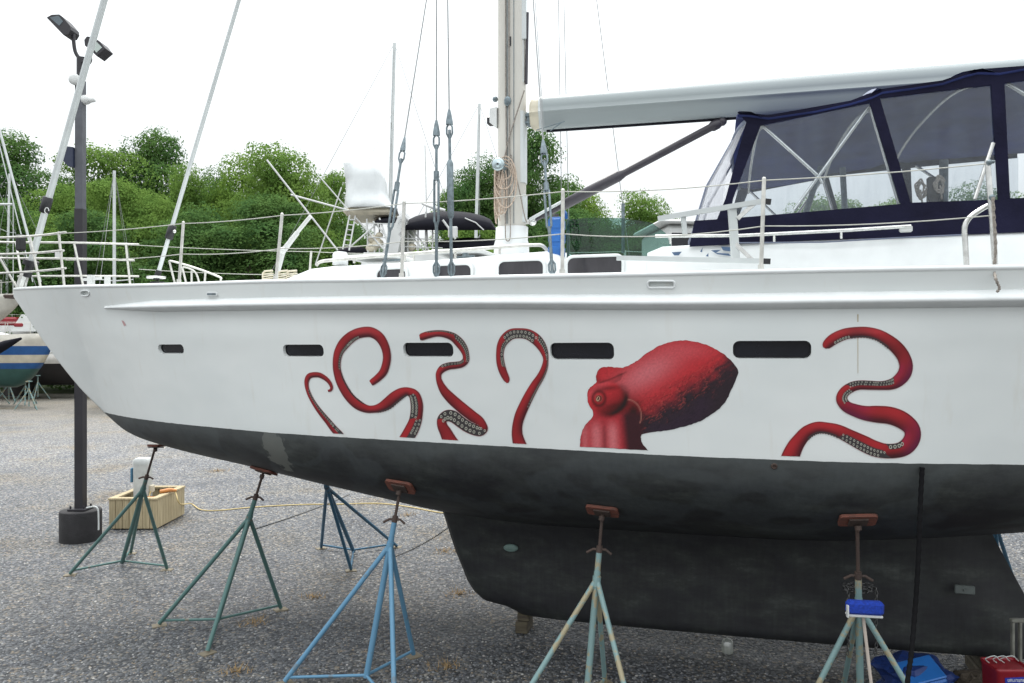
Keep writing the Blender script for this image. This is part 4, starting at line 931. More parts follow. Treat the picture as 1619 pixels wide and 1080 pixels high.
# smoked acrylic side screen on the cabin
q = MB(); sc_px = [(896, 347), (940, 344), (985, 345), (1030, 352), (1052, 368), (1062, 390), (1060, 409), (1000, 409.5), (940, 409.5), (896, 409)]
q.prism([L(u, v, 1.30) for u, v in sc_px], (0, .008, 0)); scr = q.build('side_screen', M['smoke'], boat)
q = MB(); q.tube([L(985, 322, 1.28), L(985, 400, 1.28)], .014, 8); q.tube([L(898, 346, 1.28), L(898, 409, 1.28)], .012, 8); q.build('screen_post', M['galv'], scr)
q = MB()
for tri in ([(1062, 399), (1078, 398), (1073, 404), (1066, 404)], [(1107, 398), (1111, 391), (1110, 399)], [(1116, 405), (1120, 400), (1120, 406)], [(1124, 396), (1140, 395), (1132, 400), (1152, 401), (1156, 405), (1134, 402)], [(1140, 390), (1156, 391), (1158, 398), (1143, 396)]):
    q = MB(); q.prism([L(u, v, 1.472) for u, v in tri], (0, -.004, 0)); q.build('torn_letter', M['scraps'], coam)

# things carried on deck ------------------------------------------------
jug = thing('jerry_can', 'blue plastic jerry can standing on the cabin top behind a stanchion', 'jerry can', BM @ Vector(tuple(L(884, 409, 1.2))), -AL)
q = MB(); c = Vector((0, 0, 0))
for i, z in enumerate((0.0, .118, .236)):
    q.box((-.02, 0, z+.058), (.125, .17, .112), bev=.022)
q.box((-.02, 0, .175), (.105, .15, .34)); q.build('can_body', M['bluejug'], jug)
q = MB(); q.lathe([(.028, .34), (.028, .385), (.0, .385)], (-.03, 0, 0), 12); q.build('cap', M['black'], jug)
q = MB(); q.tube([(.05, -.07, .35), (.05, -.05, .40), (.05, .05, .40), (.05, .07, .35)], .012, 6); q.build('handle', M['bluejug'], jug)
ld = thing('boarding_ladder', 'folded aluminium boarding ladder with black tips lashed inside the lifelines', 'ladder', BM @ Vector(tuple(L(1120, 412, 1.98))), -AL)
LT = 1.98
for (a, b) in (((1040, 346), (1207, 318)), ((975, 408), (1207, 413))):
    q = MB(); q.bar(BM @ L(*a, LT), BM @ L(*b, LT), .03, .035); q.build('rail', M['foil'], ld, world=True)
for (a, b) in (((1204, 318), (1219, 319.5)), ((1204, 413), (1218, 413.5))):
    q = MB(); q.bar(BM @ L(*a, LT), BM @ L(*b, LT), .034, .038); q.build('rubber_tip', M['black'], ld, world=True)
for (a, b, w_) in (((1157, 326), (1163, 411), .055), ((1080, 340), (1083, 372), .03)):
    q = MB(); q.bar(BM @ L(*a, LT-.02), BM @ L(*b, LT-.02), w_, .04, up=(0, 1, 0)); q.build('rung', M['foil'], ld, world=True)
for (a, b) in (((1166, 346), (1196, 319)), ((1163, 386), (1189, 411))):
    q = MB(); q.bar(BM @ L(*a, LT-.01), BM @ L(*b, LT-.01), .018, .03); q.build('brace', M['steel'], ld, world=True)
ch = thing('deck_chair', 'stack of white slatted plastic chairs on the foredeck by the coachroof', 'chair', BM @ Vector(tuple(L(440, 450, -.6))), -AL)
for j, (u, sgn) in enumerate(((417, 1), (441, 1), (455, -1))):
    q = MB(); t = -.6
    for k in range(4): q.bar(BM @ L(u, 434+k*3.6, t), BM @ L(u+14, 432+k*3.6, t), .05, .012)
    q.tube([BM @ L(u-1, 449, t), BM @ L(u-1, 432, t), BM @ L(u+2, 429, t), BM @ L(u+14, 428, t)], .014, 6); q.build('slatted_back', M['cream'], ch, world=True)

# ------------------------------------------------------------------ boat stands
FEET = []
def stand(label, padpt, padn, C, feet, join, mt, pmt=None, padsz=(.26, .17), handle=None, group='boat stands propping the octopus sailboat', legs_top=None, cols_=None, noscrew=False):
    C = Vector(C); P = Vector(padpt); ax = (P-C).normalized(); Lc = (P-C).length; J = C+ax*(Lc*join)
    r = thing('boat_stand', label, 'boat stand', (C.x, C.y, 0), 0, group)
    base = C+ax*(.06)
    for i, f in enumerate(feet):
        f = Vector(f); m_ = (cols_[i] if cols_ else mt); FEET.append((f.x, f.y))
        dd = (J-f).normalized()
        q = MB(); q.tube([f+Vector((0, 0, .03))+dd*.0, J-dd*.03], .0215, 10); lg = q.build('leg', m_, r, world=True)
        q = MB(); ang = random.uniform(0, 1); q.box(f+Vector((0, 0, .008)), (.14, .11, .012), Matrix.Rotation(ang, 3, 'Z')); q.build('foot_plate', M['foot'], lg, world=True)
        q = MB(); q.tube([base+Vector((0, 0, .02)), f+Vector((0, 0, .06))+(base-f)*.02], .014, 8); q.build('brace', m_, r, world=True)
    q = MB(); q.tube([base, J+ax*.06], .027, 12); q.tube([J-ax*.06, J+ax*.02], .034, 12); q.build('centre_pipe', mt, r, world=True)
    q = MB(); q.tube([J+ax*.02, J+ax*min(.22, Lc*(1-join)*.4)], .024, 12); pipe = q.build('top_collar', pmt or mt, r, world=True)
    hb = J+ax*min(.24, Lc*(1-join)*.42)
    q = MB(); n_ = int((P-hb).length/.012)
    pts = [hb.lerp(P-ax*.03, k/n_) for k in range(n_+1)]
    q.tube(pts, [.0145 if k % 2 else .0125 for k in range(n_+1)], 8); q.build('threaded_rod', M['rust'], r, world=True)
    hd = handle or Vector((1, -.2, 0)); hd = Vector(hd).normalized()
    q = MB(); q.tube([hb-hd*.10-ax*.03, hb-hd*.05, hb+hd*.05, hb+hd*.10-ax*.035], .011, 8); q.tube([hb-ax*.025, hb+ax*.03], .026, 8); q.build('crank_handle', M['rust'], r, world=True)
    N = Vector(padn).normalized(); X = Vector((CA, -SA, 0)); X = (X-N*X.dot(N)).normalized(); Y = N.cross(X)
    q = MB(); Mr = Matrix((X, Y, N)).transposed()
    ring = rrect(padsz[0], padsz[1], .03); A = [P+X*i+Y*j+N*.004 for i, j in ring]; B = [P+X*i+Y*j+N*.028 for i, j in ring]
    q.loft([A, B]); pd = q.build('pad', M['pad'], r, world=True)
    q = MB(); q.tube([P-ax*.03+N*.03, P-ax*.05+N*.045], .024, 10); q.box(P+N*.036, (.13, .11, .012), Mr); q.build('pad_bracket', M['rust'], r, world=True)
    return r
def wpt(u, v):
    p, nn = hit(u, v, 0); return BM @ p, BM.to_3x3() @ nn
def around(C, rad, angs): return [(C[0]+rad*math.cos(R(a)), C[1]+rad*math.sin(R(a)), 0) for a in angs]
# 1: bow stand under the forefoot
P1 = BM @ Vector((L(247, 699, 0).x, 0, zc(L(247, 699, 0).x)-.01))
stand('green stand under the bow beside the wooden planter box', P1, (0, -.15, -1), G(192, 893), [G(111, 910), G(264, 902), G(207, 876)], .66, M['stgreen'], padsz=(.16, .14))
p, nn = wpt(418, 742); stand('green stand second from the bow, with widely spread legs', p, nn, G(341, 990), [G(252, 990), G(444, 965), G(328, 1034)], .70, M['stgreen'])
C3 = G(577, 1082)
p, nn = wpt(634, 767); stand('bright blue stand in the foreground just ahead of the keel', p, nn, C3, around(C3, .70, (60, 180, 300)), .70, M['stblue'])
C4 = G(925, 1130)
p, nn = wpt(953, 805); stand('pale teal stand with yellowed leg tops in front of the keel', p, nn, C4, around(C4, .60, (68, 190, 306)), .66, M['stteal'])
C5 = G(1361, 1150)
p, nn = wpt(1355, 819); st5 = stand('pale teal stand aftmost on the near side, with chain and blue brush', p, nn, C5, around(C5, .6, (195, 318, 80)), .60, M['stteal'])
CB = G(560, 874); PB_ = BM @ Vector((L(556, 770, -1.1).x, T(L(556, 770, -1.1).x, 1.55)*.9, 1.58))
stand('dull blue stand on the far side of the hull ahead of the keel', PB_, (0, .6, -1), CB, [G(508, 868), G(555, 903), G(627, 866)], .80, M['stblued'])
CS = BM @ Vector((5.0, 2.4, 0)); CS.z = 0
stand('dark stand on the far side seen in the gap behind the keel', BM @ Vector((4.9, 1.2, 1.75)), (0, .6, -1), CS, around(CS, .6, (20, 140, 260)), .6, M['stblued'])
# chains between stands
def chain(name, label, a, b, sag, r=.006, n=24):
    q = MB(); P = []
    for k in range(n+1):
        t = k/n; p = Vector(a).lerp(Vector(b), t); p.z -= sag*4*t*(1-t); P.append(p)
    L_ = sum((P[i+1]-P[i]).length for i in range(n)); m_ = int(L_/.03)
    for j in range(m_):
        t = (j+.5)/m_*n; i = min(int(t), n-1); c = P[i].lerp(P[i+1], t-i); d = (P[i+1]-P[i]).normalized(); x = d.cross(Vector((0, 0, 1) if j % 2 else (.3, .5, .8))).normalized()
        q.tube([c+d*.017*math.cos(w_)+x*.009*math.sin(w_) for w_ in np.linspace(0, 2*math.pi, 9)], .0035, 5, cap=False)
    return tag(q.build(name, M['chain'], None), label, 'chain')
chain('safety_chain', 'chain stretched from the second green stand to the far dull blue stand', W(399, 838, 8.4), W(553, 782, 11.1), .02)
chain('safety_chain', 'chain running from behind the bright blue stand up to the keel', W(625, 880, 9.6), W(712, 832, 8.9), .03)
q = MB()
base5 = W(1357, 925, 6.05)
cp = []
for k in range(60):
    a = k/59*2*math.pi*3; cp.append(base5+Vector((.10*math.cos(a)+random.uniform(-.01, .01), .06*math.sin(a), .02*math.sin(a*2.3)-.02)))
for i in range(0, 58): 
    d = (cp[i+1]-cp[i]).normalized(); x = d.cross(Vector((0, 0, 1) if i % 2 else (.3, .5, .8))).normalized(); q.tube([cp[i]+d*.02*math.cos(w_)+x*.011*math.sin(w_) for w_ in np.linspace(0, 6.28, 9)], .0045, 5, cap=False)
for dx in (-.10, .11):
    for k in range(18):
        c = base5+Vector((dx+.005*math.sin(k), -.05, -.02-k*.028)); x = Vector((1, 0, 0)) if k % 2 else Vector((0, 1, 0)); q.tube([c+Vector((0, 0, .018*math.cos(w_)))+x*.010*math.sin(w_) for w_ in np.linspace(0, 6.28, 9)], .0045, 5, cap=False)
tag(q.build('draped_chain', M['chain'], None), 'dark chain draped round the top of the aftmost near stand', 'chain')
# long handled brush leaning on the stand
bh = thing('deck_brush', 'long white handled brush with blue bristles leaning head up on the aftmost stand', 'brush', G(1388, 1185))
q = MB(); A = W(1366, 962, 5.75); B = G(1390, 1190)+Vector((0, 0, .02)); q.tube([A+Vector((.0, .02, -.05)), B], .012, 10); q.build('handle', mat('pale_handle', (.55, .48, .42), .5), bh, world=True)
q = MB(); q.box(A+Vector((0, -.01, .01)), (.265, .075, .10), Matrix.Rotation(R(3), 3, 'Y'), bev=.02); q.build('bristles', M['brush'], bh, world=True)
q = MB(); q.box(A+Vector((0, .0, -.048)), (.25, .07, .02), Matrix.Rotation(R(3), 3, 'Y'), bev=.006); q.box(A+Vector((-.131, -.03, -.01)), (.012, .03, .09), bev=.003); q.build('brush_back', M['gel'], bh, world=True)
# black rope down from the seam
q = MB(); p0, _ = hit(1456, 737, .02); p0 = BM @ p0
pts = [p0, W(1455, 800, p0.y-.02), W(1452, 880, p0.y-.03), W(1447, 960, p0.y-.05), W(1441, 1030, p0.y-.12), W(1434, 1085, p0.y-.2), W(1425, 1200, p0.y-.3)]
pp = [Vector(tuple(x)) for x in spline([tuple(x) for x in pts], 24)]
q.tube(pp, [.017+.0015*math.sin(i*1.3) for i in range(len(pp))], 8)
tag(q.build('hanging_rope', mat('black_rope', (.008, .008, .009), .9, spec=.1), None), 'thick black rope hanging from the waterline to the ground near the aftmost stand', 'rope')
# ------------------------------------------------------------------ keel blocks
for (c, d_, lab) in ((BM @ Vector((.10, .12, .14)), (.13, .26, .25), 'wooden block under the front corner of the keel'), (BM @ Vector((4.4, 0, .10)), (.25, .6, .21), 'wooden block under the rear end of the keel')):
    q = MB(); q.box((0, 0, 0), (d_[0], d_[1], d_[2]*.49), bev=.01); q.box((0.02, 0, d_[2]*.5), (d_[0], d_[1]*.95, d_[2]*.49), bev=.01)
    o = q.build('keel_block', M['block'], None, label=lab, cat='wooden block', group='blocks carrying the keel'); o.location = (c.x, c.y, d_[2]*.25); o.rotation_euler = (0, 0, -AL)
jr = G(1150, 1032); q = MB(); q.lathe([(.0, 0), (.05, .0), (.055, .02), (.055, .11), (.035, .135), (.0, .14)], (0, 0, 0), 18)
o = q.build('plastic_jar', M['plastic_bag'], None, label='small cloudy plastic jar on the gravel under the keel', cat='jar'); o.location = jr
# ------------------------------------------------------------------ clutter bottom right
def crumple(c, d_, seed, amp=.05, n=14):
    q = MB(); rings = []
    for i in range(n+1):
        a = math.pi*i/n-math.pi/2; rr_ = max(math.cos(a), .001)
        ring = []
        for k in range(2*n):
            t = 2*math.pi*k/(2*n); p = Vector((math.copysign(abs(rr_*math.cos(t))**.6, math.cos(t)), math.copysign(abs(rr_*math.sin(t))**.6, math.sin(t)), math.copysign(abs(math.sin(a))**.7, math.sin(a))))
            nz = noise.noise(p*1.7+Vector((seed, 0, 0))); nz2 = noise.noise(p*4+Vector((seed, 5, 0)))
            p = p*(1+nz*.35+nz2*.12); ring.append(Vector((c[0]+p.x*d_[0]/2, c[1]+p.y*d_[1]/2, max(.004, c[2]+p.z*d_[2]/2))))
        rings.append(ring)
    q.loft(rings, smooth=False); return q
g1 = G(1462, 1110); q = crumple((g1.x-.02, g1.y+.15, .12), (.55, .5, .34), 3)
tag(q.build('tarpaulin', M['bluedark'], None), 'crumpled dark blue tarpaulin heap on the gravel beside the black rope', 'tarpaulin')
tb = thing('storage_tub', 'bright blue plastic tub lying tilted on the dark tarpaulin heap', 'tub', (g1.x, g1.y-.1, .1))
Mr = Matrix.Rotation(R(-14), 3, 'Y') @ Matrix.Rotation(R(20), 3, 'X')
q = MB(); q.box((g1.x-.03, g1.y-.02, .20), (.30, .24, .12), Mr, bev=.015); q.build('tub_body', M['bluetarp'], tb, world=True)
q = MB(); q.box((g1.x+.09, g1.y-.12, .13), (.26, .22, .03), Mr, bev=.01); q.box((g1.x-.06, g1.y-.03, .275), (.32, .26, .02), Mr, bev=.008); q.build('lid', M['bluejug'], tb, world=True)
g2 = G(1545, 1105); q = crumple((g2.x, g2.y+.1, .07), (.3, .3, .22), 11)
tag(q.build('rag_bundle', mat('brown_rags', (.07, .055, .04), .9), None), 'bundle of brown rags between the blue tub and the red box', 'rags')
rbx = G(1590, 1137); rb = thing('red_box', 'dark red plastic box with a blue label at the lower right corner', 'box', rbx)
q = MB(); q.loft([[Vector((x*k, y*k, z)) for x, y in rrect(.27, .24, .03)] for z, k in ((0, .88), (.41, 1.0), (.42, 1.04), (.445, 1.04), (.445, .98), (.43, .94))]); q.build('box_body', M['red'], rb)
q = MB(); q.box((0.005, -.1205, .355), (.17, .006, .055), Matrix.Rotation(R(-3), 3, 'Y')); lb = q.build('label_plate', M['labelblue'], rb)
wm = MB(); x = -.062
for k, wd in enumerate((.016, .012, .02, .02, .012, .014, .008)):
    c = x+wd/2
    wm.box((c-wd*.35, -.1245, .36), (.003, .003, .022)); wm.box((c+wd*.3, -.1245, .36), (.003, .003, .02))
    wm.box((c, -.1245, .369 if k % 2 else .351), (wd*.7, .003, .003)); x += wd+.004
wm.build('lettering', M['gel'], lb)
q = MB()
for k in range(3): ropep = [Vector((-.12+k*.06, .02, .33)), Vector((-.16+k*.06, .0, .37)), Vector((-.10+k*.07, -.02, .40)), Vector((-.05+k*.07, 0, .36)), Vector((-.02+k*.07, .03, .34))]; q.tube(spline([tuple(p) for p in ropep], 5), .004, 6)
tag(q.build('wire_hangers', M['ped'], None), 'bent pale wires lying on top of the red box', 'wire').location = rbx+Vector((0, 0, .11))
rk = G(1616, 1104); rck = thing('slatted_rack', 'dull grey plastic rack with upright slats behind the red box', 'rack', rk)
q = MB(); q.box((.08, 0, .655), (.36, .05, .03), bev=.008); q.build('rail', M['dullplastic'], rck); q = MB(); q.box((.08, 0, .06), (.36, .05, .03), bev=.008); q.build('rail', M['dullplastic'], rck)
for k in range(6): q = MB(); q.box((-.08+k*.062, 0, .36), (.022, .035, .62), bev=.005); q.build('slat', M['dullplastic'], rck)
# ------------------------------------------------------------------ light pole
lp = thing('light_pole', 'tall dark square light pole with two floodlights beside the bow', 'light pole', (-6.67, 12.1, 0))
px, py = -6.67, 12.1
bx_ = W(122, 830, 11.95); px, py = bx_.x, bx_.y+.1
q = MB(); q.lathe([(.29, 0), (.29, .44), (.284, .455), (0, .455)], (px, py, 0), 40); q.build('concrete_base', M['polebase'], lp, world=True)
q = MB(); q.box((px, py, .475), (.27, .27, .03), bev=.005)
for i in (-1, 1):
    for j in (-1, 1): q.tube([(px+i*.1, py+j*.1, .455), (px+i*.1, py+j*.1, .53)], .014, 6)
q.build('base_plate', M['pole'], lp, world=True)
tpx = (127.5-CU)/F*12.05
q = MB(); q.bar((px, py, .48), (tpx, py, 5.0), .125, .125, up=(0, 1, 0)); q.build('shaft', M['pole'], lp, world=True)
q = MB(); q.bar((tpx, py, 4.99), (tpx+.0, py, 6.95), .112, .112, up=(0, 1, 0)); q.build('upper_shaft', mat('grey_steel_shaft', (.085, .09, .105), .5, var=.2), lp, world=True)
q = MB(); q.tube([(tpx, py, 6.9), (tpx, py, 7.3)], .055, 12); q.tube([W(131, 100, py), W(131, 91, py)], .05, 12); q.build('tenon', M['pole'], lp, world=True)
def flood(uv, arm, lens_px, nm):
    q = MB(); P = [W(u, v, py) for u, v in uv]; q.prism([p+Vector((0, -.12, 0)) for p in P], (0, .24, 0)); f = q.build('floodlight', M['pole'], lp, world=True)
    q = MB(); q.prism([W(u, v, py)+Vector((0, -.124, 0)) for u, v in lens_px], (0, .005, 0)); q.build('lens', mat('flood_lens', *nm), f, world=True)
    q = MB(); q.tube([Vector(tuple(p)) for p in spline([tuple(W(u, v, py)) for u, v in arm], 5)], .028, 8); q.build('bracket_arm', M['pole'], lp, world=True)
flood([(81, 33), (89, 28.5), (101, 28), (107, 33), (118, 46), (119, 52), (115, 59), (107, 60)], [(116, 54), (117, 70), (120, 84), (129, 97)], [(86, 33), (100, 30), (107, 39), (101, 46)], ((.10, .13, .15), .2))
flood([(140, 68), (144, 62.5), (154, 63.5), (164, 70), (173, 81), (159, 93), (149, 83), (141, 77)], [(141, 74), (141, 85), (143, 95), (137, 104), (131, 108)], [(152, 78), (160, 71.5), (168, 80), (159, 88)], ((.42, .48, .45), .3))
q = MB(); q.lathe([(.08, -.05), (.085, .03), (.05, .05), (.0, .05)], W(124, 129, py)+Vector((0, -.09, 0)), 18, Matrix.Rotation(R(90), 3, 'X')); q.build('round_camera', M['gel'], lp, world=True)
q = MB(); q.lathe([(.075, 0), (.07, .06), (.04, .12), (.035, .17), (.0, .175)], W(132, 158, py), 14, Matrix.Rotation(R(90), 3, 'Y')); q.build('horn_speaker', M['gel'], lp, world=True)
q = MB(); P = [W(u, v, py) for u, v in ((102.5, 233), (121, 235), (121, 266), (113, 265), (105, 256), (101, 244))]; q.prism([p+Vector((0, -.1, 0)) for p in P], (0, .2, 0)); q.build('loudspeaker', mat('dark_navy_box', (.02, .028, .06), .5), lp, world=True)
q = MB(); q.tube([Vector(tuple(p)) for p in spline([tuple(W(u, v, py-.2)) for u, v in ((137, 803), (150, 801), (155, 806), (156, 820), (156, 838))], 5)], .012, 8); q.build('conduit', M['ped'], lp, world=True)
# ------------------------------------------------------------------ planter box with pedestal, cord
a = G(172, 838); b = G(251, 836); dep = 1.1
pl = thing('planter_box', 'square wooden planter style box on the gravel by the bow stand', 'wooden box', ((a.x+b.x)/2, a.y, 0))
x0, x1, y0, y1, zt = a.x, b.x, a.y, a.y+dep, .49
q = MB()
nb = 7
for k in range(nb):
    w_ = (x1-x0)/nb; q.box((x0+w_*(k+.5), y0+.02, zt/2), (w_-.006, .04, zt-.04), bev=.004); q.box((x0+w_*(k+.5), y1-.02, zt/2), (w_-.006, .04, zt-.04), bev=.004)
nb = 10
for k in range(nb):
    w_ = (dep-.08)/nb
    for X in (x0+.02, x1-.02): q.box((X, y0+.04+w_*(k+.5), zt/2), (.04, w_-.006, zt-.04), bev=.004)
q.build('plank_sides', M['wood'], pl, world=True)
q = MB()
for (c, d_) in ((((x0+x1)/2, y0+.04, zt), (x1-x0+.02, .10, .035)), (((x0+x1)/2, y1-.04, zt), (x1-x0+.02, .10, .035)), ((x0+.04, (y0+y1)/2, zt-.001), (.10, dep-.18, .033)), ((x1-.04, (y0+y1)/2, zt-.001), (.10, dep-.18, .033))): q.box(c, d_, bev=.004)
q.build('top_rail', M['wood'], pl, world=True)
q = MB(); q.box(((x0+x1)/2, (y0+y1)/2, .12), (x1-x0-.09, dep-.09, .2)); q.build('soil_fill', mat('dark_soil', (.05, .045, .04), .9, bump=.5), pl, world=True)
pc = W(226, 760, y0+.6); pe = thing('power_pedestal', 'pale grey dock power pedestal standing inside the wooden box', 'pedestal', (pc.x, pc.y, .2))
q = MB(); q.loft([[Vector((pc.x+x, pc.y+y, z)) for x, y in rrect(.25*k, .2*k, .03)] for z, k in ((.2, 1), (.93, 1), (.96, 1.06), (1.03, 1.04), (1.06, .8))]); q.build('pedestal_body', M['ped'], pe, world=True)
q = MB(); q.box((pc.x-.16, pc.y, .78), (.04, .14, .24), bev=.01); q.build('meter_box', M['bluesign'], pe, world=True)
q = MB(); q.box((pc.x+.15, pc.y, .55), (.06, .1, .12), bev=.01); q.build('socket', M['cream'], pe, world=True)
cdp = thing('extension_cord', 'yellow extension cord with orange plug running from the wooden box across the gravel', 'cord', G(320, 808))
pts = [(pc.x+.15, pc.y-.05, .5), (pc.x+.2, pc.y-.2, .36), (x1-.1, y0+.45, .5), (x1-.0, y0+.5, .53), (x1+.08, y0+.52, .50)]
pts2 = [tuple(G(302, 800)+Vector((-.0, 0, .03))), tuple(G(318, 808)+Vector((0, 0, .012))), tuple(G(345, 808)), tuple(G(400, 803)), tuple(G(470, 799)), tuple(G(540, 798)), tuple(G(600, 797)), tuple(G(650, 803)), tuple(G(700, 812)), tuple(G(760, 815))]
q = MB(); q.tube([Vector(tuple(p))+Vector((0, 0, .012)) for p in spline(pts+[(x1+.16, y0+.52, .30)]+pts2, 8)], .011, 6); q.build('cable', M['cord'], cdp, world=True)
q = MB(); q.tube([Vector((x1-.12, y0+.4, .535)), Vector((x1+.0, y0+.5, .545)), Vector((x1+.1, y0+.53, .53))], [.03, .035, .02], 8); q.tube([Vector((pc.x+.12, pc.y-.12, .40)), Vector((pc.x+.32, pc.y-.16, .40))], .045, 8); q.build('plug', M['orange'], cdp, world=True)
# loose stones lying on the packed gravel, denser near the stands
rg_ = np.random.default_rng(5); NS = 52000
yy = 6.0+9.5*rg_.random(NS)**1.35; xx = (rg_.random(NS)*2-1)*(yy*.68); zz = np.zeros(NS)
fi = rg_.integers(0, len(FEET), 1700); fa = rg_.random(1700)*6.283; fr_ = .06+.07*rg_.random(1700); FA = np.array(FEET); xx[:1700] = FA[fi, 0]+fr_*np.cos(fa); yy[:1700] = FA[fi, 1]+fr_*np.sin(fa)
base = np.array([(1, 0, 0), (.35, .9, 0), (-.8, .6, 0), (-.9, -.5, 0), (.3, -1, 0), (.15, .1, .8), (-.25, -.1, .72)])
sc_ = (.006+.010*rg_.random(NS)**1.6)*(1+.25*(rg_.random(NS) > .96)); an = rg_.random(NS)*6.283; jit = 1+.35*(rg_.random((NS, 7, 3))-.5)
Vv = base[None]*jit*sc_[:, None, None]; ca_, sa_ = np.cos(an)[:, None], np.sin(an)[:, None]
X = Vv[..., 0]*ca_-Vv[..., 1]*sa_+xx[:, None]; Yv = Vv[..., 0]*sa_+Vv[..., 1]*ca_+yy[:, None]; Z = Vv[..., 2]*.9+.001
V3 = np.stack([X, Yv, Z], -1).reshape(-1, 3)
tri = np.array([(0, 1, 5), (1, 2, 6), (1, 6, 5), (2, 3, 6), (3, 4, 6), (4, 5, 6), (4, 0, 5)]); Fc = (tri[None]+(np.arange(NS)*7)[:, None, None]).reshape(-1, 3)
me = bpy.data.meshes.new('loose_stones'); me.vertices.add(len(V3)); me.vertices.foreach_set('co', V3.ravel()); me.loops.add(Fc.size); me.loops.foreach_set('vertex_index', Fc.ravel()); me.polygons.add(len(Fc)); me.polygons.foreach_set('loop_start', np.arange(len(Fc))*3); me.polygons.foreach_set('loop_total', np.full(len(Fc), 3)); me.update(calc_edges=True)
pal = np.array([(.10, .11, .13), (.16, .17, .19), (.22, .23, .245), (.30, .31, .32), (.40, .40, .40), (.33, .27, .20), (.58, .56, .53)]); pk = rg_.choice(7, NS, p=[.16, .24, .24, .17, .09, .06, .04]); cc_ = np.repeat(pal[pk]*.62, 7, axis=0); cc_ = np.c_[cc_, np.ones(len(cc_))]
at = me.color_attributes.new('Col', 'FLOAT_COLOR', 'POINT'); at.data.foreach_set('color', cc_.ravel())
m, n, l, p, o = newmat('stone'); at_ = n.new('ShaderNodeVertexColor'); at_.layer_name = 'Col'; l.new(at_.outputs[0], p.inputs['Base Color']); p.inputs['Roughness'].default_value = .7; me.materials.append(m)
o = bpy.data.objects.new('loose_stones', me); S.collection.objects.link(o); o['kind'] = 'stuff'; o['label'] = 'loose grey stones strewn over the gravel yard'; o['category'] = 'stones'
# dead weeds on the gravel
def tuft(u, v, sc_, label):
    c = G(u, v); q = MB()
    for k in range(int(90*sc_)):
        a = random.uniform(0, 6.28); r_ = random.uniform(0, .22*sc_); b = Vector((r_*math.cos(a), r_*math.sin(a)*.8, 0)); ln_ = random.uniform(.04, .12); d = Vector((random.uniform(-1, 1), random.uniform(-1, 1), random.uniform(.15, .8))).normalized()
        s_ = d.cross(Vector((0, 0, 1))).normalized()*.004
        q.add([b-s_, b+s_, b+d*ln_], [[0, 1, 2]], False)
    o = q.build('dead_weed', M['deadgrass'], None, label=label, cat='weed', group='dead weeds on the gravel'); o.location = c
tuft(345, 745, 1.3, 'brown weed tuft between the light pole and the second stand, farthest from the camera')
tuft(704, 872, 1.0, 'brown weed tuft close to the sloping front edge of the keel')
tuft(497, 945, .7, 'small brown weed tuft left of the bright blue stand')
tuft(725, 940, .9, 'thin weed patch in the shade under the keel front')
tuft(706, 1055, .9, 'brown weed tuft at the bottom right of the bright blue stand')
tuft(400, 985, .9, 'weed tuft between the legs of the second green stand')
tuft(372, 1062, .8, 'weed tuft nearest the bottom edge under the second stand')
tuft(645, 815, .7, 'dry weed tuft behind the yellow cord under the hull')

# ================================================================== BACKGROUND BOATS
def bhull(Lh, B, z0, zs0, rake=.9, tran=.75, n=26, full=.62, keel=0):
    # bow at +x end, returns rings. local coordinates, centred
    rings = []
    for i in range(n+1):
        t = i/n; x = -Lh/2+Lh*t; k = (1-t); b = B/2*min(1, (max(0, 1-((t-.0)/1.0)**3.2))**.8)*(tran+(1-tran)*sm(0, .45, t)); b = max(b, .015)
        zk = z0+(zs0-z0)*(max(0, (t-.80)/.2)**1.7)*.98+(.25*(1-sm(0, .35, t)))
        zt = zs0+.25*t*t; zk = min(zk, zt-.03)
        P = []
        for j in range(9):
            a = j/8; P.append((b*(a**.5 if full else a)*(.9+.1*a), zk+(zt-zk)*(a**1.7)))
        rings.append([Vector((x, -y, z)) for y, z in P[::-1]]+[Vector((x, y, z)) for y, z in P[1:]])
    return rings
def stripemat(name, bands, base):
    m, n, l, p, o = newmat(name); tc = n.new('ShaderNodeTexCoord'); s_ = n.new('ShaderNodeSeparateXYZ'); l.new(tc.outputs['Object'], s_.inputs[0])
    mr = n.new('ShaderNodeMapRange'); mr.inputs[1].default_value = 0; mr.inputs[2].default_value = 5; l.new(s_.outputs[2], mr.inputs[0])
    r = n.new('ShaderNodeValToRGB'); r.color_ramp.interpolation = 'CONSTANT'; e = r.color_ramp.elements
    while len(e) < len(bands): e.new(.5)
    for x, (z, c) in zip(e, bands): x.position = z/5; x.color = (*c, 1)
    l.new(mr.outputs[0], r.inputs[0]); t = noise_n(n, l, 3, 4); rv = ramp(n, [(.3, (.8, .8, .8)), (.7, (1.05, 1.05, 1.05))]); l.new(t.outputs[0], rv.inputs[0])
    mxx = n.new('ShaderNodeMix'); mxx.data_type = 'RGBA'; mxx.blend_type = 'MULTIPLY'; mxx.inputs[0].default_value = 1; l.new(r.outputs[0], mxx.inputs[6]); l.new(rv.outputs[0], mxx.inputs[7]); l.new(mxx.outputs[2], p.inputs['Base Color']); p.inputs['Roughness'].default_value = .35
    return m
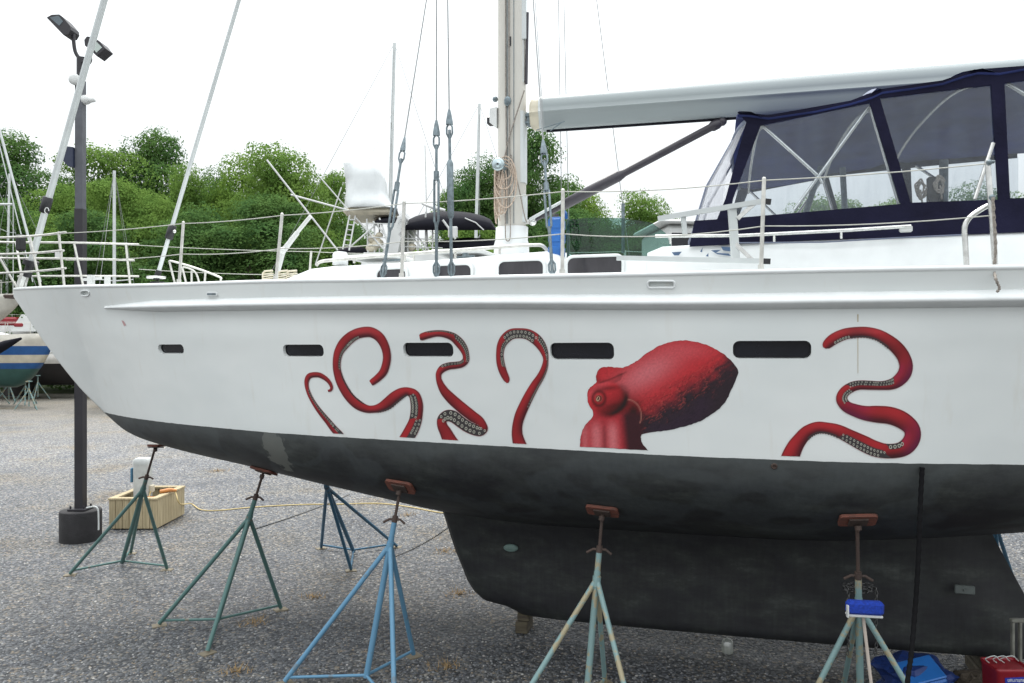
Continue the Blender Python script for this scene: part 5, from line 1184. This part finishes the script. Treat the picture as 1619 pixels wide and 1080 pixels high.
def yacht(label, x, y, rz, Lh, B, z0, zs0, hm, mast=None, lean=0, cabin=True, finkeel=True, stays=True, cat='sailboat', mr_=.075, grp='boats stored at the back of the yard', cab_mat=None, spr=.62):
    r = thing('sailboat', label, cat, (x, y, 0), rz, grp)
    q = MB(); q.loft(bhull(Lh, B, z0, zs0)); hu = q.build('hull', hm, r)
    if finkeel: q = MB(); q.loft([[Vector((xx*k+dx, yy, z)) for xx, yy in ((-.9, 0), (-.5, -.09), (.6, -.1), (.95, 0), (.6, .1), (-.5, .09))] for z, k, dx in ((.12, .7, -.3), (z0+.3, 1.1, 0))]); q.build('keel', hm, r)
    if cabin:
        q = MB(); q.loft([[Vector((xx, yy*w_, z)) for xx, z, yy in ((-Lh*.22, zs0, 1), (-Lh*.2, zs0+.45, .9), (Lh*.12, zs0+.4, .8), (Lh*.26, zs0+.12, .5))] for w_ in (-B*.3, B*.3)], smooth=False); cb_ = q.build('cabin', cab_mat or M['gel'], r)
        q = MB()
        for k in range(3):
            for sg in (-1, 1): q.box((-Lh*.15+k*.09*Lh, sg*(B*.29), zs0+.27), (.5, .06, .14), bev=.02)
        q.build('window', M['glassdark'], cb_)
    q = MB()
    for k in range(6):
        t = .25+.14*k; xx = -Lh/2+Lh*t
        for sg in (-1, 1): bb_ = B/2*(max(0, 1-t**3.2))**.8*.9; q.tube([(xx, sg*bb_, zs0+.1), (xx, sg*bb_, zs0+.75)], .014, 5)
    for sg in (-1, 1): q.tube([(-Lh/2+Lh*(.25+.14*k), sg*B/2*(max(0, 1-(.25+.14*k)**3.2))**.8*.9, zs0+.74) for k in range(6)], .008, 5)
    q.build('guard_rail', M['stanch'], r)
    if mast:
        q = MB(); mx_ = Lh*.08; q.tube([(mx_, 0, zs0), (mx_+lean, 0, mast)], [mr_, mr_*.8], 10); mo = q.build('mast', M['foil'], r)
        q = MB()
        zz = zs0+(mast-zs0)*spr
        q.tube([(mx_+lean*.6, -.8, zz+.08), (mx_+lean*.6, 0, zz), (mx_+lean*.6, .8, zz+.08)], .025, 6); q.build('spreader', M['foil'], mo)
        q = MB(); q.tube([(mx_, 0, zs0+1.1), (mx_-Lh*.36, 0, zs0+1.15)], .06, 8); q.build('boom', M['foil'], mo)
        if stays:
            q = MB(); tp = Vector((mx_+lean, 0, mast))
            for e in ((Lh*.49, 0, zs0+.3), (-Lh*.49, 0, zs0+.2)): q.tube([tp, e], .011, 5)
            for sg in (-1, 1): q.tube([tp, (mx_+lean*.6, sg*.8, zz+.08), (mx_, sg*B*.44, zs0+.1)], .009, 5); q.tube([(mx_+lean*.6, 0, zz), (mx_+.3, sg*B*.43, zs0+.1)], .009, 5)
            q.build('stay', M['wire'], mo)
    return r
BL = (.02, .10, .30); CR = (.62, .57, .46); TL = (.035, .10, .09)
mA = stripemat('striped_hull', [(0, TL), (1.72, BL), (2.0, CR), (2.38, BL), (2.78, (.60, .57, .50))], None)
mW = stripemat('white_hull_black_bottom', [(0, (.015, .013, .015)), (1.85, (.62, .60, .56))], None)
mW2 = stripemat('white_hull_red_bottom', [(0, (.10, .03, .02)), (1.5, (.66, .66, .65))], None)
mG = stripemat('cream_hull_green_bottom', [(0, (.03, .08, .05)), (1.7, (.55, .53, .47))], None)
def yat(u, Y): return ((u-CU)/F*Y, Y)
x, y = yat(88, 37); yacht('cream sailboat with two blue hull stripes behind the bow, on stands', x-5.0, y+.6, R(-6), 10, 3.2, .85, 3.15, mA, mast=13.5, lean=-.1)
x, y = yat(140, 42); yacht('white motor boat with black bottom behind the striped sailboat', x-3.5, y, R(4), 9, 3.2, .7, 2.2, mW, mast=None, cat='motor boat')
x, y = yat(31, 30); cy = yacht('cream hulled yacht with its bow pointing in at the left edge', x-5.75, y+1.2, R(-12), 12, 3.3, 3.35, 4.55, mG, mast=14.5, lean=-.6, cabin=True, finkeel=True)
q = MB(); q.tube([W(-2, 200, 30), W(64, 446, 30)], .045, 6); q.tube([W(-8, 200, 30), W(52, 446, 30)], .02, 6); q.tube([W(21, 318, 30.5), W(21, 468, 30.5)], .015, 5); q.tube([W(-20, 323, 30.5), W(20, 323, 30.5)], .045, 6); q.build('furled_headstay', M['foil'], cy, world=True)
q = MB(); q.box(W(20, 468, 29.6), (.55, .3, .10), bev=.03); q.tube([W(8, 470, 29.5), W(24, 471, 29.5), W(30, 475, 29.5)], .05, 6); q.build('anchor', M['rust'], cy, world=True)
x, y = yat(168, 36); yacht('small sailboat with a short mast seen behind the pulpit', x+.25, y+.55, R(-78), 7, 2.3, 1.3, 3.6, mW2, mast=10.72, lean=.0, spr=.30, mr_=.08, cabin=False)
x, y = yat(612, 36); yacht('sailboat with the tallest background mast, behind the shrink wrapped tower', x-.9, y, R(8), 11, 3.4, 1.0, 3.6, mG, mast=16.55, lean=.34, spr=.70, mr_=.10)
x, y = yat(749, 40); yacht('sailboat whose slim mast shows just left of the big mast', x-.8, y, R(12), 10, 3.2, 1.0, 3.6, mW2, mast=15.0, lean=.30, spr=.40, mr_=.09)
x, y = yat(0, 45); fl = yacht('white sailboat with red and dark deck gear rising behind the striped sailboat', x-.5, y, R(5), 10, 3.2, 1.4, 3.75, mW2, mast=12.5, lean=.2)
q = MB(); q.box(W(14, 508, 43.2), (1.1, .5, .45), bev=.1); q.box(W(33, 514, 43.2), (.6, .5, .3), bev=.1); q.build('red_deck_gear', M['red'], fl, world=True)
q = MB(); q.prism([W(u_, v_, 43) for u_, v_ in ((16, 524), (34, 497), (42, 500), (60, 524))], (0, .8, 0)); q.build('spray_hood', M['gel'], fl, world=True)
q = MB(); q.tube([W(-5, 552, 35), W(10, 545, 35), (W(34, 535, 35))], [.25, .2, .05], 8); q.build('dark_sail_cover', M['dark'], fl, world=True)
# stands below them
def mini(u, v, hgt, label, src=[None]):
    c = G(u, v); o = thing('boat_stand', label, 'boat stand', c, random.uniform(0, 2), 'stands under the stored boats')
    if src[0] is None:
        src[0] = []
        for k in range(3):
            a = R(120*k); q = MB(); q.tube([(.55*math.cos(a), .55*math.sin(a), .02), (0, 0, .9)], .03, 6); ob = q.build('leg', M['stteal'], o); src[0].append(ob)
        q = MB(); q.tube([(0, 0, .15), (0, 0, hgt)], .03, 6); ob = q.build('centre_pipe', M['stteal'], o); src[0].append(ob)
        q = MB(); q.box((0, 0, hgt), (.2, .2, .04)); ob = q.build('pad', M['stteal'], o); src[0].append(ob)
    else:
        for s_ in src[0]: c_ = s_.copy(); S.collection.objects.link(c_); c_.parent = o
for i, (u, v, lab) in enumerate(((40, 640, 'stand under the middle of the striped sailboat, second from the light pole'), (46, 648, 'teal stand nearest the camera under the striped sailboat'), (14, 636, 'stand at the left edge under the striped sailboat'), (60, 632, 'stand nearest the light pole under the striped sailboat'), (-6, 640, 'stand partly outside the left edge of the picture'))): mini(u, v, 1.25, lab)
# white cabin cruiser glimpsed right of the mast
x, y = yat(1110, 22)
cc = thing('cabin_cruiser', 'white cabin cruiser with dark windows behind the boarding ladder', 'motor boat', (x+2.6, y+.6, 0), R(6), 'boats stored at the back of the yard')
q = MB(); q.loft(bhull(9, 3.2, .9, 4.9)); hu = q.build('hull', M['gel'], cc)
q = MB(); q.box((-2.7, 0, 5.5), (2.5, 2.5, 1.15), bev=.1); q.box((-2.7, 0, 6.15), (2.9, 2.8, .10), bev=.04); cb_ = q.build('cabin', M['gel'], cc)
for k in range(3): q = MB(); q.box((-3.5+k*.8, -1.262, 5.55), (.6, .03, .62), bev=.01); q.build('window', M['glassdark'], cb_)
# sport fishing boat with wrapped tower
Y = 26.0
sfx, _ = yat(650, Y)
sf = thing('sport_fishing_boat', 'sport fishing boat with a white shrink wrapped tower and outrigger poles', 'motor boat', (sfx, Y, 0), 0, 'boats stored at the back of the yard')
def w2(u, v, dy=0): return W(u, v, Y+dy)
q = MB(); rg = bhull(11, 3.8, 1.2, 4.3); q.loft([[Vector((-p.x+sfx, p.y+Y, p.z)) for p in r_] for r_ in rg]); q.build('hull', M['gel'], sf, world=True)
q = MB()
q.loft([[w2(u, 399, dy) for u, dy in ((575, -1.4), (760, -1.4), (760, 1.4), (575, 1.4))], [w2(u, 470, dy) for u, dy in ((560, -1.6), (770, -1.6), (770, 1.6), (560, 1.6))]][::-1], smooth=False)
q.build('deckhouse', M['gel'], sf, world=True)
q = MB(); q.prism([w2(u, v, -1.5) for u, v in ((629, 343), (641, 343), (628, 402), (604, 402))], (0, 3, 0)); q.build('wing_panel', M['gel'], sf, world=True)
rings = []
for (v, u0, u1, hd) in ((262, 560, 596, .5), (265, 546, 603, .75), (285, 550, 608, .85), (305, 552, 611, .9), (322, 549, 617, 1.0), (332, 548, 628, 1.2), (336, 549, 632, 1.2)):
    c = (u0+u1)/2; hw = (u1-u0)/2/F*Y; ring = []
    for k in range(36):
        t = 2*math.pi*k/36; p = Vector((hw*math.copysign(abs(math.cos(t))**.55, math.cos(t)), hd*math.copysign(abs(math.sin(t))**.55, math.sin(t)), 0)); nz = noise.noise(Vector((p.x*1.8, p.y*1.8, v*.05)))*.14-.10*abs(noise.noise(Vector((p.x*3+v*.06, p.y*3, v*.03))))
        ring.append(w2(c, v)+p*(1+nz)+Vector((0, 0, noise.noise(Vector((p.x*2, v, p.y)))*.05)))
    rings.append(ring)
q = MB(); q.loft(rings[::-1]); q.build('shrink_wrapped_tower', M['shrink'], sf, world=True)
q = MB(); q.box(w2(588, 341), (1.5, 1.9, .22), bev=.08); q.build('hard_top', M['cream'], sf, world=True)
q = MB()
lg = [((553, 340, -.9), (542, 394, -1.3)), ((562, 341, -.9), (552, 396, -1.3)), ((553, 340, .9), (542, 394, 1.3)), ((600, 345, -1), (620, 405, -1.3)), ((618, 345, 1), (650, 405, 1.3)), ((580, 346, -1), (582, 400, -1)), ((563, 345, -.9), (612, 400, -1.2)), ((600, 350, -1), (552, 392, -1.2)), ((590, 350, -1.0), (610, 372, -1.1)), ((642, 352, -1), (680, 398, -1)), ((644, 366, -1), (672, 398, -1)), ((645, 352, -1), (645, 400, -1)), ((661, 358, -1), (661, 400, -1)), ((673, 235+100, -1), (673, 398, -1)), ((684, 352, -1), (684, 398, -1)), ((592, 352, -1), (592, 400, -1)), ((600, 352, 1), (600, 400, 1))]
for a_, b_2 in lg[2:]: q = MB(); q.tube([w2(*a_), w2(*b_2)], .028, 6); q.build('strut', M['gel'], sf, world=True)
q = MB()
for a_, b_2 in lg[:2]: q.tube([w2(*a_), w2(*b_2)], .028, 6)
for k in range(6): q.tube([w2(552-k*1.8, 347+k*8, -1), w2(561-k*1.6, 348+k*8, -1)], .02, 6)
q.build('ladder', M['gel'], sf, world=True)
for v in (353, 375, 388): q = MB(); q.tube([w2(582, v, -1.1), w2(640, v+2, -1.1), w2(700, v+4, -1.1)], .018, 6); q.build('cross_rail', M['gel'], sf, world=True)
q = MB()
for a_, b_2, r_ in (((422, 253, -1.5), (534, 396, -1.5), .03), ((505, 279, -1), (549, 330, -1), .022), ((460, 308, -1), (552, 333, -1), .03), ((540, 296, 1), (499, 418, 1), .022), ((548, 300, 1), (560, 332, 1), .015), ((622, 175, 1.5), (560, 300, 1.5), .006)): q = MB(); q.tube([w2(*a_), w2(*b_2)], r_, 6); q.build('outrigger', M['gel'], sf, world=True)
q = MB()
def dome(u0, u1, v0, v1, hd, nn_=14):
    rings = []
    for i in range(nn_+1):
        t = i/nn_; u = u0+(u1-u0)*t; hgt = (v1-v0)*(max(0, 1-(2*t-1)**2))**.42
        rings.append([w2(u, v1, -hd), w2(u, v1-hgt*.62, -hd), w2(u, v1-hgt, -hd*.4), w2(u, v1-hgt, hd*.4), w2(u, v1-hgt*.62, hd), w2(u, v1, hd)])
    q.loft(rings)
dome(592, 640, 343, 353, 1.1); dome(636, 786, 334, 364, 1.3)
q.build('black_bimini', M['dark'], sf, world=True)
q = MB(); dome(532, 584, 389, 402, .8); q.build('seat_cover', M['dark'], sf, world=True); q = MB(); dome(684, 800, 376, 393, 1.0); q.build('seat_cover', M['dark'], sf, world=True)
for u, v, s_ in ((590, 378, .18), (597, 385, .2), (588, 392, .2), (600, 372, .12), (651, 391, .16)): q = MB(); q.ball(w2(u, v, -.9), s_, 6, (1, 1, .8)); q.build('bridge_seat', M['cream'], sf, world=True)
q = MB(); q.tube([w2(667, 322, -1.1), w2(690, 330, -1.1), w2(704, 333, -1.1)], [.03, .07, .05], 6); q.tube([w2(672, 230, 0), w2(676, 398, 0)], .02, 5); q.tube([w2(700, 348, -1.32), w2(712, 364, -1.32), w2(720, 378, -1.32)], .04, 6); q.tube([w2(735, 345, -1.34), w2(752, 352, -1.34), w2(765, 364, -1.34)], .02, 6); q.box(w2(716, 367, -1.3), (.3, .1, .35), bev=.03); q.build('roof_antenna', M['gel'], sf, world=True)
# ================================================================== TREES
def crown_mesh(seed, N=88, per=640, rx=5.2, rz=8.2, zc_=10.5, leaf=.25, name='crown'):
    rnd = random.Random(seed); V = []; Fc = []
    cl_ = []
    for i in range(N):
        while True:
            p = Vector((rnd.uniform(-1, 1), rnd.uniform(-1, 1), rnd.uniform(-1, 1)))
            if .35 < p.length < 1: break
        p = p.normalized()*(.45+.55*rnd.random()**.7)
        taper = 1-.12*max(0, p.z); cl_.append((Vector((p.x*rx*taper, p.y*rx*taper, zc_+p.z*rz)), rnd.uniform(1.1, 2.5)))
    for c, r_ in cl_:
        for j in range(int(per*r_/1.4)):
            d = Vector((rnd.gauss(0, 1), rnd.gauss(0, 1), rnd.gauss(.45, .9))).normalized(); q_ = c+Vector((d.x*r_*1.1, d.y*r_*1.1, d.z*r_*.72))*(rnd.random()**.16)*(1+.42*noise.noise(c+d*1.7)+.22*noise.noise(c*3+d*4))
            nn = (d+Vector((rnd.uniform(-.8, .8), rnd.uniform(-.8, .8), rnd.uniform(-.3, 1)))).normalized(); a = nn.orthogonal().normalized(); a.rotate(Matrix.Rotation(rnd.uniform(0, 6.28), 3, nn)); b = nn.cross(a)
            s_ = leaf*rnd.uniform(.6, 1.25); n0 = len(V)
            V += [q_-a*s_*.5, q_+b*s_*.32, q_+a*s_*.5, q_-b*s_*.32]; Fc.append((n0, n0+1, n0+2, n0+3))
    me = bpy.data.meshes.new(name); me.from_pydata([tuple(v) for v in V], [], Fc); me.update(); return me
def trunk_mesh(seed):
    rnd = random.Random(seed); q = MB(); q.tube([(0, 0, 0), (.1, 0, 4), (.2, .1, 9), (.1, .1, 15)], [.38, .3, .2, .06], 8)
    for k in range(9):
        a = rnd.uniform(0, 6.28); z = rnd.uniform(3.5, 11); e = rnd.uniform(2, 3.8); q.tube([(.1, 0, z), (e*.5*math.cos(a), e*.5*math.sin(a), z+1.2), (e*math.cos(a), e*math.sin(a), z+3)], [.14, .09, .03], 6)
    me = bpy.data.meshes.new('trunk'); me.from_pydata([tuple(v) for v in q.v], [], q.f); me.materials.append(M['bark']); me.update(); return me
CM = {}
for kind, mt in (('A', 'leafA'), ('B', 'leafB'), ('C', 'leafC')):
    for j in range(2):
        me = crown_mesh(hash_ := ord(kind)*7+j, zc_=10.2, rz=9.2); me.materials.append(M[mt]); CM[kind+str(j)] = me
TM = trunk_mesh(4)
def tree(u, vtop, wpx, Y, kind, label):
    x = (u-CU)/F*Y; hgt = CH+(CV-vtop)/F*Y; wm_ = wpx/F*Y
    r = thing('tree', label, 'tree', (x, Y, 0), 0, 'trees at the edge of the yard')
    for nm, me in (('crown', CM[kind]), ('trunk', TM)):
        o = bpy.data.objects.new(nm, me); S.collection.objects.link(o); o.parent = r
        o.scale = (wm_/11.0, wm_/11.0, hgt/20.6); o.rotation_euler = (0, 0, (u*.7) % 6.28)
TR = [(8, 208, 200, 62, 'B0', 'dark tree at the far left edge of the wood'), (70, 268, 170, 57, 'A1', 'lower bright tree behind the forestay'), (118, 262, 130, 68, 'B1', 'tree in the dip between the far left crown and the light pole'),
      (168, 198, 190, 66, 'A0', 'tall tree just right of the light pole, its crown the highest there'), (240, 207, 170, 70, 'B0', 'broad tree between the two headstays'), (205, 258, 190, 56, 'A0', 'bright green tree in front, left of the inner headstay'), (292, 240, 120, 60, 'A1', 'tree just behind the upper inner headstay'),
      (338, 255, 120, 74, 'B1', 'distant thin tree in the notch of the treeline'), (392, 226, 140, 61, 'C0', 'tree left part of the large rounded clump'), (452, 207, 190, 58, 'A1', 'largest rounded tree behind the outrigger poles'), (515, 248, 120, 63, 'A0', 'tree at the right end of the large clump'), (420, 310, 220, 50, 'B0', 'low bright tree in front of the rounded clump'),
      (310, 315, 170, 49, 'B1', 'dark low tree between the two headstays'), (130, 335, 180, 46.5, 'B0', 'dark low tree behind the pulpit'), (20, 320, 160, 47, 'B0', 'low tree behind the boats at the left edge'), (262, 285, 130, 56, 'A1', 'pale green tree whose crown tops the gap left of the first stanchion'), (365, 285, 120, 57, 'A1', 'mid green tree directly behind the davit arm'),
      (722, 284, 110, 70, 'C0', 'small pale tree left of the big mast'), (765, 236, 140, 68, 'B1', 'tree directly left of the big mast'), (846, 202, 150, 66, 'B0', 'tall dark tree directly right of the big mast'), (912, 264, 135, 70, 'C1', 'bright tree behind the boom vang'), (1017, 285, 135, 76, 'A1', 'single round tree right of the boom vang'), (806, 228, 100, 69, 'A0', 'tree hidden mostly behind the big mast'),
      (545, 340, 130, 60, 'B1', 'low tree behind the tower ladder'), (650, 375, 160, 64, 'A0', 'low tree behind the black bimini'), (955, 340, 130, 62, 'B1', 'low dark tree filling the gap left of the single round tree'), (900, 335, 200, 58, 'B0', 'low dark tree behind the jerry can'), (1010, 350, 150, 60, 'B1', 'low dark tree behind the smoked screen'), (760, 330, 150, 60, 'A0', 'low tree behind the base of the big mast'),
      (1310, 292, 150, 76, 'A0', 'tree seen through the first enclosure window'), (1420, 300, 120, 80, 'C0', 'pale tree seen through the second enclosure window'), (1540, 280, 150, 74, 'B1', 'tree seen through the aft enclosure window'), (1640, 270, 170, 70, 'A1', 'tree at the right edge behind the enclosure')]
for t_ in TR: tree(*t_)
# undergrowth band closing the view below the crowns
q = MB(); rnd = random.Random(9)
for i in range(26000):
    x = rnd.uniform(-62, 60); hmax = 4.2+2.0*noise.noise(Vector((x*.15, 0, 0))); z = rnd.uniform(0, 1)**.8*hmax; y = 50+rnd.uniform(-1.5, 1.5)+1.5*noise.noise(Vector((x*.3, z*.5, 2)))
    p = Vector((x, y, z)); a = Vector((rnd.uniform(-1, 1), rnd.uniform(-1, 1), rnd.uniform(-1, 1))).normalized(); b = a.orthogonal().normalized(); s_ = rnd.uniform(.2, .5)
    q.add([p-a*s_*.5, p+b*s_*.35, p+a*s_*.5, p-b*s_*.35], [[0, 1, 2, 3]], False)
q.build('undergrowth', M['leafB'], None, kind='stuff', label='dense dark green undergrowth along the foot of the wood', cat='undergrowth')
